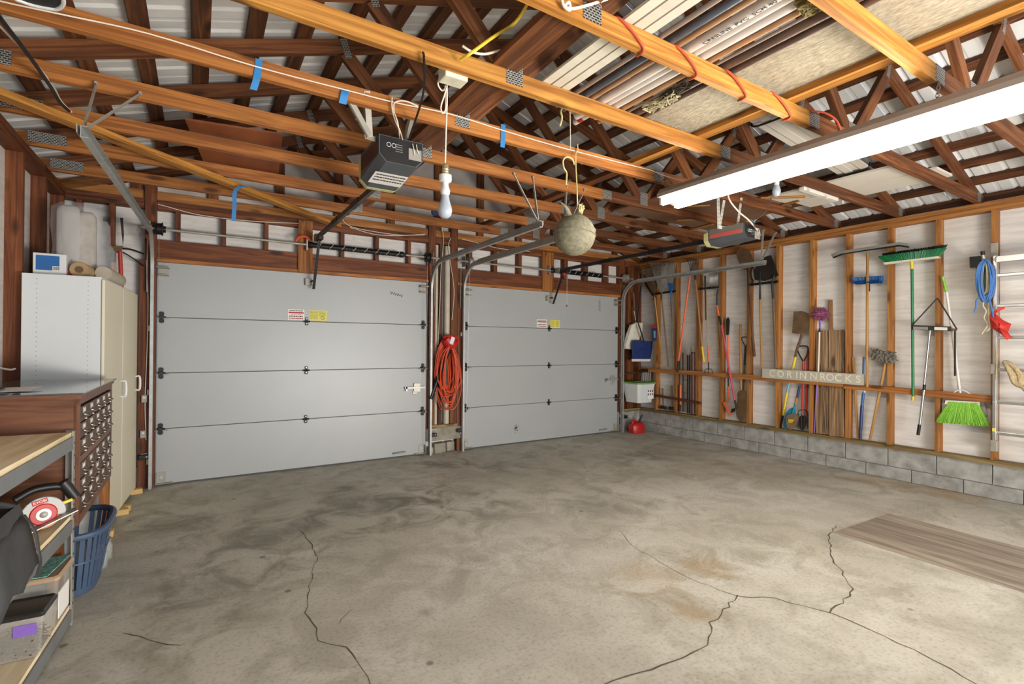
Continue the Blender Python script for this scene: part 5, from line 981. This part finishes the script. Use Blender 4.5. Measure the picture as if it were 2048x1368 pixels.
outl = [(1979, 633), (1992, 628), (2006, 640), (2023, 648), (2016, 664), (2023, 674), (2014, 680), (2002, 668), (1990, 660), (1982, 656)]
P = [W(x, y, -.10 + rn.uniform(-.02, .02)) for x, y in outl]; c = sum(P, V(0, 0, 0)) / len(P)
MB().loft([[p.lerp(c, f) + V(gx * rn.uniform(.6, 1.3), 0, 0) for p in P] for f, gx in ((.98, -.05), (.6, -.045), (.3, -.03), (0, 0), (.3, .02), (.98, .03))]).build('cloth', REDC, RB, smooth=True)
MB().add([W(1979, 630, -.11), W(1981, 637, -.11), W(1995, 624, -.12), W(1993, 618, -.12), W(2010, 617, -.10), W(2009, 613, -.10)], [(0, 1, 2, 3), (3, 2, 4, 5)]).build('strap', REDC, RB, solid=.004)
HR = thing('thick_rope_coil', 'thick twisted tan rope draped over a ladder rung', 'rope', W(2030, 767, -.1)); THK = M('rope_thick', (176, 156, 118), .8, var=.35, nscale=70, bmp=.6)
for k in range(4):
    y2 = 728 + 6 * k; P = spline([W(2048, 775, -.10 - .01 * k), W(2030, 752 + 5 * k, -.12), W(2014 + 3 * k, y2 + 6, -.13), W(2010 + 7 * k, y2 - 4 + k, -.11), W(2024 + 6 * k, y2 + 2, -.12), W(2040, y2 + 18, -.12), W(2056, y2 + 40, -.10)], 6)
    MB().tube(P, .017, 9).build('strand', THK, HR, smooth=True)
# rods and pipes standing behind the low rail
tool('fence_post', 'dark green steel fence post with studs behind the orange cultivator', 'post', [('post', 'rod', [(1366, 705), (1367, 823)], .012, 'dkiron', .03), ('stud', 'rod', [(1367, 760), (1374, 760)], .004, 'dkiron', .0), ('stud', 'rod', [(1367, 786), (1374, 786)], .004, 'dkiron', .0)])
tool('orange_stake', 'short orange stake between sill and low rail', 'stake', [('stake', 'rod', [(1361, 770), (1361, 809)], .016, 'orange', .02), ('tip', 'rod', [(1360, 808), (1359, 823)], .016, 'black', .02)])
tool('brown_pipe', 'dark brown pipe with a wire fork stuck in its top', 'pipe', [('pipe', 'rod', [(1377, 710), (1377, 826)], .022, 'dkiron', .03)] + [('wire_tine', 'arc', [(1376, 712), (1373 - 2 + 2 * k, 700), (1366 + 3.5 * k, 688), (1367 + 3.5 * k, 682)], .003, 'steel', .02) for k in range(5)])
tool('maroon_pipe', 'maroon pipe standing right of the brown one', 'pipe', [('pipe', 'rod', [(1386, 705), (1386, 828)], .027, 'maroon', .02), ('rim', 'rod', [(1386, 704), (1386, 707)], .029, 'dkiron', .02)] + [('wire_tine', 'arc', [(1386, 706), (1384 + 2 * k, 696), (1382 + 4 * k, 690)], .003, 'steel', .02) for k in range(3)])
# vinyl mat on the floor
MT = WOOD('vinyl_mat', (170, 157, 140), (134, 122, 108), rough=.5, grain=14, hue=.02, knots=False)
cr = [at(x, y, 'Z', .0) for x, y in ((1680, 1071), (1764, 1024))]
u_ = V(4.62, .99, 0) - V(4.80, 1.86, 0); 
q0 = cr[0]; q1 = cr[1]; e = (V(3.943, .836, 0) - q0).normalized() * 2.6
a, b = (q0 + q1) / 2, (q0 + q1) / 2 + e
tag(board('vinyl_mat', a + V(0, 0, .003), b + V(0, 0, .003), .005, (q1 - q0).length * .985, MT), 'grey wood-look vinyl sheet lying on the concrete at right', 'mat')
# ================================================================ cabinets on the left
CABW = M('cabinet_white', (208, 210, 208), .42, var=.03, nscale=3); CABC = M('cabinet_cream', (220, 211, 184), .45, var=.06, nscale=2.2, stretch=(1, 1, .3)); EDGE = M('cabinet_edge', (120, 126, 128), .5)
uL = V(.065, .998, 0).normalized(); nL = V(.998, -.065, 0).normalized()      # along the fronts, out of the fronts
def cab(lab, p0, wd, dp, h, gap, npeg):
    T = thing('storage_cabinet', lab, 'cabinet', (p0.x, p0.y, 0), 'tall storage cabinets'); z0 = .045
    def blk(n, u0, u1, d0, d1, za, zb, m, par=T, bv=.002):
        c = p0 + uL * ((u0 + u1) / 2) - nL * ((d0 + d1) / 2); R = Matrix((uL, nL, V(0, 0, 1))).transposed()
        return MB().box((c.x, c.y, (za + zb) / 2), (u1 - u0, d1 - d0, zb - za), R).build(n, m, par, bevel=bv)
    blk('side_panel', 0, .016, .02, dp, z0, h, CABW); blk('side_panel', wd - .016, wd, .02, dp, z0, h, CABW); blk('top_panel', .016, wd - .016, .02, dp, h - .016, h, CABW)
    blk('back_panel', .016, wd - .016, dp - .01, dp, z0, h - .016, CABW); blk('plinth', .016, wd - .016, .03, .05, z0, z0 + .06, CABC)
    d_ = blk('door', .002, wd - .002, 0, .018, z0, h - .02, CABC)
    hz = 1.0; hc = p0 + uL * (wd - .055)
    MB().tube(spline([hc + V(0, 0, hz + .06), hc + nL * .03 + V(0, 0, hz + .055), hc + nL * .03 + V(0, 0, hz - .055), hc + V(0, 0, hz - .06)], 4), .009, 8).build('handle', WHITEP, d_, smooth=True)
    blk('door_edge', -.001, .003, .0145, .0205, z0, h - .02, EDGE, d_, 0)
    if npeg:
        for dd in (.09, dp - .075):
            for k in range(npeg):
                c = p0 - nL * dd + V(0, 0, h - .035 - .032 * k); MB().lathe([(.0028, -.0012), (.0028, .0012)], c, uL, 6).build('shelf_pin_hole', EDGE, T)
    for uu in (.05, wd - .05):
        c = p0 + uL * uu + nL * .01; MB().box((c.x, c.y, .022), (.09, .07, .044), Matrix.Rotation(.4 * uu, 3, 'Z')).build('wood_shim', M('shim_pine', (196, 160, 98), .7, var=.15), T, bevel=.004)
    return T
C0 = V(-.555, 4.44, 0)
cab('tall cream storage cabinet with a white peg-holed side, nearer of two', C0, .615, .43, 1.822, 0, 26)
cab('tall cream storage cabinet farther back beside the left garage door', C0 + uL * .620, .615, .43, 1.822, 0, 0)
# things on top of the cabinets
zt = 1.823
BX = thing('carton', 'white carton with a blue panel and barcode on the near cabinet', 'box', (-.86, 4.62, zt)); c = V(-.865, 4.64, zt)
MB().box((c.x, c.y, zt + .075), (.17, .16, .15)).build('box', WHITEP, BX, bevel=.002); MB().box((c.x - .01, c.y - .081, zt + .085), (.12, .002, .10)).build('blue_panel', PM['blue'], BX)
bp = MB().box((c.x + .035, c.y - .083, zt + .05), (.04, .002, .03)).build('barcode_panel', PAPER, BX)
for k in range(7): MB().box((c.x + .02 + .005 * k, c.y - .0845, zt + .05), (.002 + .001 * (k % 2), .001, .022)).build('bar', BLKT, bp)
CLR = M('clear_film', (206, 206, 206), .1, var=.05, alpha=.2); FOAM = M('foam_grey', (176, 172, 164), .8, var=.08); CUSH = M('cushion_tan', (176, 164, 148), .8, var=.15, nscale=20)
WC = thing('wrapped_cushion', 'grey and tan cushion standing upright in clear plastic wrap', 'cushion', (-.74, 4.86, zt))
def rbox(c, sx, sy, sz, n=6):
    ring = lambda f, z: [V(c.x + a * sx * f, c.y + b * sy * f, z) for a, b in ((-1, -.7), (-.7, -1), (.7, -1), (1, -.7), (1, .7), (.7, 1), (-.7, 1), (-1, .7))]
    return [ring(.8, c.z), ring(1, c.z + sz * .06), ring(1, c.z + sz * .9), ring(.9, c.z + sz * .97), ring(.6, c.z + sz)]
MB().loft(rbox(V(-.815, 4.86, zt), .065, .055, .55)).build('cushion', FOAM, WC, smooth=True); MB().loft(rbox(V(-.715, 4.88, zt), .05, .055, .52)).build('cushion', CUSH, WC, smooth=True)
rn = random.Random(4); rg = []
for z, f in ((zt, .95), (zt + .1, 1.05), (zt + .25, 1.0), (zt + .4, 1.04), (zt + .54, 1.0), (zt + .575, .7)):
    rg.append([V(-.77 + .14 * f * math.cos(a) * rn.uniform(.93, 1.08), 4.87 + .085 * f * math.sin(a) * rn.uniform(.9, 1.1), z) for a in [k * math.pi / 9 for k in range(18)]])
MB().loft(rg).build('film', CLR, WC); MB().loft([[p + V(.155, .06, 0) if i < 3 else p + V(.12, .06, -.1) for p in [q.lerp(V(-.77, 4.87, q.z), .55) for q in r]] for i, r in enumerate(rg)]).build('film_tail', CLR, WC)
RL = thing('paper_roll', 'brown kraft paper roll lying end-on on the near cabinet', 'paper roll', (-.71, 4.75, zt)); KR = M('kraft', (166, 136, 98), .8, var=.12, nscale=10)
MB().lathe([(.018, .003), (.018, 0), (.052, 0), (.055, .004), (.055, .22)], V(-.715, 4.58, zt + .056), uL, 24).build('roll', KR, RL, smooth=True); MB().lathe([(.0185, -.001), (.024, -.001), (.024, .003)], V(-.715, 4.58, zt + .056), uL, 18).build('core', M('kraft_dark', (96, 74, 50), .8), RL, smooth=True)
R2 = thing('felt_roll', 'pale grey felt roll lying behind the kraft roll', 'roll', (-.62, 4.95, zt)); MB().lathe([(.015, 0), (.05, 0), (.055, .02), (.055, .5), (.02, .5)], V(-.600, 4.72, zt + .056), uL, 20).build('roll', M('felt', (168, 158, 140), .9, var=.15), R2, smooth=True)
tag(MB().box((-.775, 4.70, zt + .03), (.05, .16, .06)).build('red_tin', PM['red'], None, bevel=.006), 'small red tin tucked between the carton and the paper roll', 'tin')
# long-handled shears hanging on the front wall
HS = thing('hedge_shears', 'dark hedge shears hanging blades-up in the left front bay', 'shears', V(-.62, YF, 1.8))
for xs in ((215, 222, 216, 214), (246, 240, 246, 248)):
    P = [at(x, y, 'Y', YF - .02) for x, y in zip(xs, (436, 436, 492, 470))]; MB().prism(P, (0, -.006, 0)).build('blade', PM['dkiron'], HS)
a = [at(x, y, 'Y', YF - .03) for x, y in ((216, 492), (246, 492), (243, 506), (218, 506))]; MB().prism(a, (0, -.015, 0)).build('pivot_plate', PM['rust'], HS)
MB().tube([at(226, 506, 'Y', YF - .05), at(226, 525, 'Y', YF - .05)], .022, 10).build('ferrule', PM['black'], HS, smooth=True); round_pole('handle', at(226, 524, 'Y', YF - .05), at(228, 620, 'Y', YF - .05), .02, ASH, HS)
MB().tube([at(240, 504, 'Y', YF - .05), at(245, 620, 'Y', YF - .05)], .016, 10).build('handle', PM['red'], HS, smooth=True)
o = MB().tube(spline([at(x, y, 'Y', YF - .02) for x, y in ((240, 497), (262, 499), (288, 508))], 5), .008, 7).build('wall_cable', BLKM, smooth=True); tag(o, 'dark cable from the hedge shears to the door post, upper', 'cable')
o = MB().tube(spline([at(x, y, 'Y', YF - .02) for x, y in ((245, 504), (262, 514), (288, 532))], 5), .006, 7).build('wall_cable', BLKM, smooth=True); tag(o, 'dark cable from the hedge shears to the door post, lower', 'cable')
o = MB().tube(spline([V(XL, 3.6, 1.30), V(XL + .02, 3.8, 1.25), V(-.98, 4.2, 1.2), V(-1.0, 4.42, 1.195)], 5), .006, 7).build('cord_left', WIRE, smooth=True); o.name = 'loose_cable'; tag(o, 'pale cord curving to the cabinet side at the left picture edge', 'cord')
# ================================================================ card catalogue
CAT = WOOD('catalog_mahogany', (124, 84, 60), (96, 60, 42), rough=.45, grain=20, knots=False, hue=.05, gdir=0); CATR = WOOD('catalog_front', (104, 74, 58), (80, 54, 42), rough=.5, grain=20, knots=False, hue=.2, gdir=0)
XC, CY0, CY1, CZ0, CZ1 = -.498, 3.24, 4.34, .46, 1.09
K = thing('card_catalog', 'mahogany card catalogue on legs with thirty ring-pull drawers and a glass top', 'card catalogue', (XC - .22, 3.8, 0))
def kb(n, x0, x1, y0, y1, z0, z1, m, par=K, bv=.0015): return MB().box(((x0 + x1) / 2, (y0 + y1) / 2, (z0 + z1) / 2), (x1 - x0, y1 - y0, z1 - z0)).build(n, m, par, bevel=bv)
board('side_panel', (-1.0, CY0 + .01, (CZ0 + CZ1) / 2), (XC - .012, CY0 + .01, (CZ0 + CZ1) / 2), CZ1 - CZ0, .02, CAT, K); board('side_panel', (-1.0, CY1 - .01, (CZ0 + CZ1) / 2), (XC - .012, CY1 - .01, (CZ0 + CZ1) / 2), CZ1 - CZ0, .02, CAT, K)
kb('carcass', -.99, XC - .02, CY0 + .02, CY1 - .02, CZ0, CZ1, CATR)
board('top_moulding', (-1.0, (CY0 + CY1) / 2, CZ1 + .012), (XC + .008, (CY0 + CY1) / 2, CZ1 + .012), .024, CY1 - CY0 + .03, CAT, K)
GLS = M('glass_top', (200, 214, 210), .03, var=0, trans=.85, spec=.6)
kb('glass_top', -1.0, XC + .02, CY0 - .01, CY1 + .04, CZ1 + .025, CZ1 + .031, GLS, K, 0)
for za, zb in ((CZ0, CZ0 + .05), (CZ0 + .305, CZ0 + .34), (CZ1 - .03, CZ1)): board('rail', (XC - .011, CY0, (za + zb) / 2), (XC - .011, CY1, (za + zb) / 2), zb - za, .022, CAT, K)
for y0_, y1_ in ((CY0, CY0 + .03), (CY1 - .03, CY1)): board('stile', (XC - .011, (y0_ + y1_) / 2, CZ0), (XC - .011, (y0_ + y1_) / 2, CZ1), y1_ - y0_, .022, CAT, K, (0, 1, 0))
cw = (CY1 - CY0 - .06) / 5; DK = M('gap_dark', (40, 26, 20), .9); RING = M('ring_pull', (176, 170, 156), .35, .8, var=.15)
kb('gap_backing', XC - .022, XC - .018, CY0 + .03, CY1 - .03, CZ0 + .05, CZ1 - .03, DK, K, 0)
for r in range(6):
    zlo = CZ0 + .05 + .085 * r if r < 3 else CZ0 + .34 + .0833 * (r - 3)
    hgt = .085 if r < 3 else .0833
    for q in range(5):
        ya = CY0 + .03 + cw * q; D_ = board('drawer', (XC - .009, ya + .005, zlo + hgt / 2), (XC - .009, ya + cw - .005, zlo + hgt / 2), hgt - .008, .018, CATR, K)
        yc_ = ya + cw / 2 - .012; zc_ = zlo + hgt * .5
        MB().box((XC + .001, yc_, zc_ + .017), (.003, .07, .030)).build('label_holder', STEELD, D_); MB().box((XC + .003, yc_ - .005, zc_ + .017), (.001, .045, .018)).build('label_card', PAPER, D_)
        MB().tube([V(XC + .004 + .020 * math.sin(a), yc_ + .028 * math.cos(a), zc_ - .004 - .018 * math.sin(a) * .6) for a in [math.pi * t / 8 for t in range(9)]], .0026, 6).build('ring_pull', RING, D_, smooth=True)
        MB().lathe([(.005, 0), (.007, .006), (.004, .012)], (XC, yc_, zlo + .012), (1, 0, 0), 8).build('rod_knob', RING, D_, smooth=True)
for x, y in ((XC - .03, CY1 - .04), (XC - .09, CY0 + .04), (-.96, CY1 - .04), (-.96, CY0 + .04)):
    board('leg', (x, y, 0), (x, y, CZ0), .05, .05, W_MD, K, (1, 0, 0))
PS = thing('paper_sheet', 'curled white paper on the glass top of the card catalogue', 'paper', (-.8, 3.5, CZ1 + .03)); zz = CZ1 + .0335
MB().add([(-.99, 3.36, zz), (-.72, 3.40, zz + .002), (-.70, 3.58, zz + .012), (-.99, 3.62, zz + .004)], [(0, 1, 2, 3)]).build('sheet', PAPER, PS, solid=.001); MB().lathe([(.04, 0), (.05, .002), (.05, .006)], (-.87, 3.47, zz + .012), n=20).build('black_disc', BLKM, PS, smooth=True)
# ================================================================ steel shelving bench
SH = thing('steel_shelf_bench', 'grey steel shelving bench with three plywood decks at the left edge', 'shelving', (-.8, 2.1, 0)); GRS = M('shelf_steel', (122, 124, 124), .5, .3, var=.1); PLYB = WOOD('deck_plywood', (236, 222, 190), (216, 194, 152), grain=9, knots=False, hue=.04)
fE, fN = V(-.512, 3.185, 0), V(-.655, .90, 0); uS = (fN - fE).normalized(); nS = V(uS.y * -1, uS.x, 0) * -1
nS = V(-uS.y, uS.x, 0); nS = nS if nS.x > 0 else -nS; BD = .47
for z, th in ((.935, .022), (.532, .02), (.10, .02)):
    a, b = fE - nS * (BD / 2), fN - nS * (BD / 2)
    board('deck', (a.x, a.y, z - th / 2), (b.x, b.y, z - th / 2), th, BD - .01, PLYB, SH)
    for off in (0, BD): board('beam', V(fE.x, fE.y, z - .052) - nS * off, V(fN.x, fN.y, z - .052) - nS * off, .062, .006, GRS, SH)
    c = fE - nS * (BD / 2); board('end_beam', (fE - nS * .0) + V(0, 0, z - .052), (fE - nS * BD) + V(0, 0, z - .052), .055, .005, GRS, SH)
for p in (fE, fE - nS * BD, fN, fN - nS * BD):
    s_ = 1
    pt = MB().box((p.x, p.y + .012, .47), (.006, .04, .94), None).box((p.x - .016, p.y + .034, .47), (.034, .004, .94)).build('upright', STEELD, SH)
    if p is fE:
        for k in range(14): MB().lathe([(.006, -.001), (.006, .001)], (p.x + .0035, p.y + .012, .1 + .06 * k), (1, 0, 0), 6).build('slot', BLKM, pt)
# circular saw
CS = thing('circular_saw', 'red and grey circular saw with a black handle on the middle shelf deck', 'saw', (-.58, 2.98, .532)); sc = at(84, 1026, 'Y', 2.98); rs = .072
nv = V(.35, -.94, 0).normalized(); ex = V(.94, .35, 0); 
def arcp(r, a0, a1, n, c=sc): return [c + ex * (r * math.cos(a)) + V(0, 0, r * math.sin(a)) for a in [a0 + (a1 - a0) * k / n for k in range(n + 1)]]
MB().prism(arcp(rs * 1.05, -.25, 3.6, 16) + list(reversed(arcp(rs * .62, -.25, 3.6, 16))), nv * .03).build('upper_guard', M('saw_grey', (176, 172, 164), .45, var=.1), CS, bevel=.003)
MB().prism(arcp(rs * .93, 2.9, 6.6, 16) + list(reversed(arcp(rs * .55, 2.9, 6.6, 16))), nv * .022).build('lower_guard', M('guard_tan', (186, 128, 72), .5, var=.15), CS, bevel=.003)
MB().lathe([(rs * .66, 0), (rs * .66, .03), (rs * .6, .034)], sc, nv, 24).build('blade_cover', REDP, CS, smooth=True); MB().lathe([(rs * .36, .034), (rs * .36, .036)], sc, nv, 20).build('label_ring', PAPER, CS); MB().lathe([(rs * .2, .036), (rs * .17, .042), (rs * .06, .046)], sc, nv, 14).build('arbor_nut', STEELD, CS, smooth=True)
lb = sc + V(0, 0, rs * .80) + nv * .031 - ex * .012; LP = MB().box(lb, (.052, .002, .02), Matrix((ex, -nv, V(0, 0, 1))).transposed() @ Matrix.Rotation(-.22, 3, 'Y')).build('maker_plate', REDT, CS)
text('maker_mark', 'RYOBI', .016, lb + nv * .0018, ex + V(0, 0, .22), V(0, 0, 1), PAPER, LP, .0004)
MB().box(sc + V(0, 0, -.035) + nv * .04 + ex * .02, (.19, .06, .004), Matrix((ex, -nv, V(0, 0, 1))).transposed() @ Matrix.Rotation(-.36, 3, 'Y')).build('base_plate', STEEL, CS)
MB().tube(spline([sc + ex * -.085 + V(0, 0, .07) - nv * .03, sc + ex * -.02 + V(0, 0, .10) - nv * .04, sc + ex * .06 + V(0, 0, .098) - nv * .04, sc + ex * .10 + V(0, 0, .08) - nv * .04], 5), .017, 10).build('handle', BLKM, CS, smooth=True)
MB().tube([sc + ex * .075 + V(0, 0, .115) - nv * .04, sc + ex * .12 + V(0, 0, .035) - nv * .04], [.025, .022], 12).build('motor', OPD, CS, smooth=True)
MB().box(sc + ex * .075 + V(0, 0, .035) + nv * .02, (.05, .016, .014), Matrix((ex, -nv, V(0, 0, 1))).transposed() @ Matrix.Rotation(-.25, 3, 'Y')).build('lever', PM['gold'], CS, bevel=.004)
# black tool bag
BGM = M('bag_black', (58, 58, 58), .7, var=.25, nscale=9, bmp=.4); BG = thing('tool_bag', 'open black fabric tool bag slumped over the middle deck edge', 'bag', (-.6, 2.35, .585))
def ring_b(z, x0, x1, y0, y1, dz=0): return [V(x, y, z + d) for x, y, d in ((x0, y0, 0), ((x0 + x1) / 2, y0 - .015, dz), (x1, y0, 0), (x1 + .008, (y0 + y1) / 2, dz), (x1, y1, 0), ((x0 + x1) / 2, y1 + .01, dz), (x0, y1, 0), (x0 - .01, (y0 + y1) / 2, dz))]
MB().loft([ring_b(.534, -.80, -.575, 2.22, 2.66), ring_b(.60, -.82, -.568, 2.2, 2.69), ring_b(.68, -.81, -.572, 2.2, 2.68, .01), ring_b(.745, -.80, -.585, 2.22, 2.66, .015), ring_b(.70, -.77, -.61, 2.27, 2.6)]).build('body', BGM, BG, smooth=True)
fl = [[V(x, y, z) for y in (2.20, 2.32, 2.44, 2.56, 2.64)] for x, z in ((-.575, .70), (-.558, .67), (-.547, .62), (-.538, .57), (-.530, .53), (-.528, .495))]
fl[-1] = [p + V(0, 0, .02 * ((i % 2) * 2 - 1) + .03 * (i == 4)) for i, p in enumerate(fl[-1])]
MB().loft(fl, cap=False, closed=False).build('front_flap', BGM, BG, solid=.01, smooth=True)
MB().tube(spline([(-.575, 2.68, .69), (-.545, 2.69, .62), (-.532, 2.68, .55), (-.522, 2.66, .50), (-.520, 2.60, .47)], 5), .011, 7, flat=.4).build('strap', BGM, BG, smooth=True)
MB().tube(spline([(-.79, 2.25, .74), (-.72, 2.28, .80), (-.63, 2.46, .80), (-.59, 2.62, .74)], 5), .012, 8).build('carry_handle', BGM, BG, smooth=True)
MB().lathe([(.006, 0), (.008, .01), (.003, .016)], (-.64, 2.62, .765), (0, -1, .3), 10).build('yellow_key_tag', PM['gold'], BG, smooth=True)
# bins on the lowest deck
BINC = M('bin_clear', (206, 200, 188), .22, var=.05, alpha=.32); BINL = M('bin_lid_black', (40, 38, 38), .3, var=.1); NAIL = M('nails', (96, 84, 66), .5, .5, var=.4, nscale=80)
def binbox(T, c, sx, sy, h, lidm, R):
    q = lambda f, z: [c + R @ V(a * sx / 2 * f, b * sy / 2 * f, 0) + V(0, 0, z) for a, b in ((-1, -.88), (-.9, -1), (.9, -1), (1, -.88), (1, .88), (.9, 1), (-.9, 1), (-1, .88))]
    MB().loft([q(.86, 0), q(.99, h)]).build('tub', BINC, T, bevel=.003); MB().loft([q(1.04, h), q(1.05, h + .014), q(.97, h + .022), q(.9, h + .016)]).build('lid', lidm, T, bevel=.002)
Rb = Matrix((nS, -uS, V(0, 0, 1))).transposed(); zb = .102
N1 = thing('food_bin', 'clear bin with a black lid and purple label full of nails on the lowest deck', 'bin', (-.6, 2.78, zb)); c1 = V(-.606, 2.80, zb); binbox(N1, c1, .18, .17, .165, BINL, Rb)
rn = random.Random(6); mb = MB()
for k in range(260):
    p = c1 + Rb @ V(rn.uniform(-.066, .066), rn.uniform(-.066, .066), 0) + V(0, 0, rn.uniform(.006, .075)); d = V(rn.uniform(-1, 1), rn.uniform(-1, 1), rn.uniform(-.35, .35)).normalized() * .018; mb.tube([p - d, p + d], .0022, 4)
mb.build('nails', NAIL, N1)['kind'] = 'stuff'
f0 = c1 - uS * -0 + Rb @ V(.04, -.084, 0); 
MB().box(c1 + Rb @ V(.035, -.084, .12), (.07, .003, .045), Rb).build('purple_label', PM['purple'], N1)
N2 = thing('storage_bin', 'larger clear bin with a tan lid behind the nail bin', 'bin', (-.6, 3.02, zb)); c2 = V(-.615, 3.055, zb); binbox(N2, c2, .21, .235, .215, M('bin_lid_tan', (176, 146, 116), .4, var=.1), Rb)
MB().box(c2 + Rb @ V(.098, 0, .09), (.003, .15, .12), Rb).build('side_paper', PAPER, N2)
PT = M('teal_print', (150, 206, 196), .7, var=.5, nscale=60, c2=(28, 88, 84)); zc2 = zb + .224
o = MB().add([c2 + Rb @ V(a, b, 0) + V(0, 0, .241 + dz) for a, b, dz in ((-.11, -.11, 0), (.07, -.12, .002), (.095, .11, .006), (-.09, .12, .004))], [(0, 1, 2, 3)]).build('patterned_cloth', PT, None, solid=.004); tag(o, 'folded teal patterned cloth on the tan bin lid', 'cloth')
# basket and jars under the card catalogue
BS = thing('laundry_basket', 'slotted blue laundry basket pushed under the card catalogue', 'basket', (-.62, 3.72, 0)); BBL = M('basket_blue', (66, 82, 106), .45, var=.12)
bq = lambda f, z: [V(-.62 + a * .20 * f, 3.72 + b * .30 * f, z) for a, b in [(math.copysign(abs(math.cos(t)) ** .6, math.cos(t)), math.copysign(abs(math.sin(t)) ** .6, math.sin(t))) for t in [k * math.pi / 16 for k in range(32)]]]
MB().loft([bq(.72, .004), bq(.75, .04)]).build('base', BBL, BS); lo, hi = bq(.75, .04), bq(.98, .34)
for k in range(32):
    MB().bar(lo[k], hi[k], .022, .005, (lo[(k + 1) % 32] - lo[k - 1])).build('slat', BBL, BS)
MB().tube(hi, .018, 8, closed=True).build('rim', BBL, BS, smooth=True); mid_ = [a.lerp(b, .5) for a, b in zip(lo, hi)]; MB().tube(mid_, .008, 6, closed=True).build('band', BBL, BS, smooth=True)
JAR = M('jar_glass', (190, 196, 186), .06, var=.03, alpha=.42)
for k, (x, y, lab) in enumerate(((198, 1136, 'nearer empty glass jar on the floor by the blue basket'), (208, 1118, 'farther empty glass jar on the floor by the blue basket'))):
    p = at(x, y, 'Z', 0); p.x += .0; J = thing('glass_jar', lab, 'jar', p, 'glass jars')
    MB().lathe([(.035, .0), (.042, .008), (.043, .085), (.034, .105), (.033, .125)], p, n=20).build('glass', JAR, J, smooth=True); MB().lathe([(.036, .112), (.036, .13), (.02, .131)], p, n=18).build('lid', STEELD, J, smooth=True)
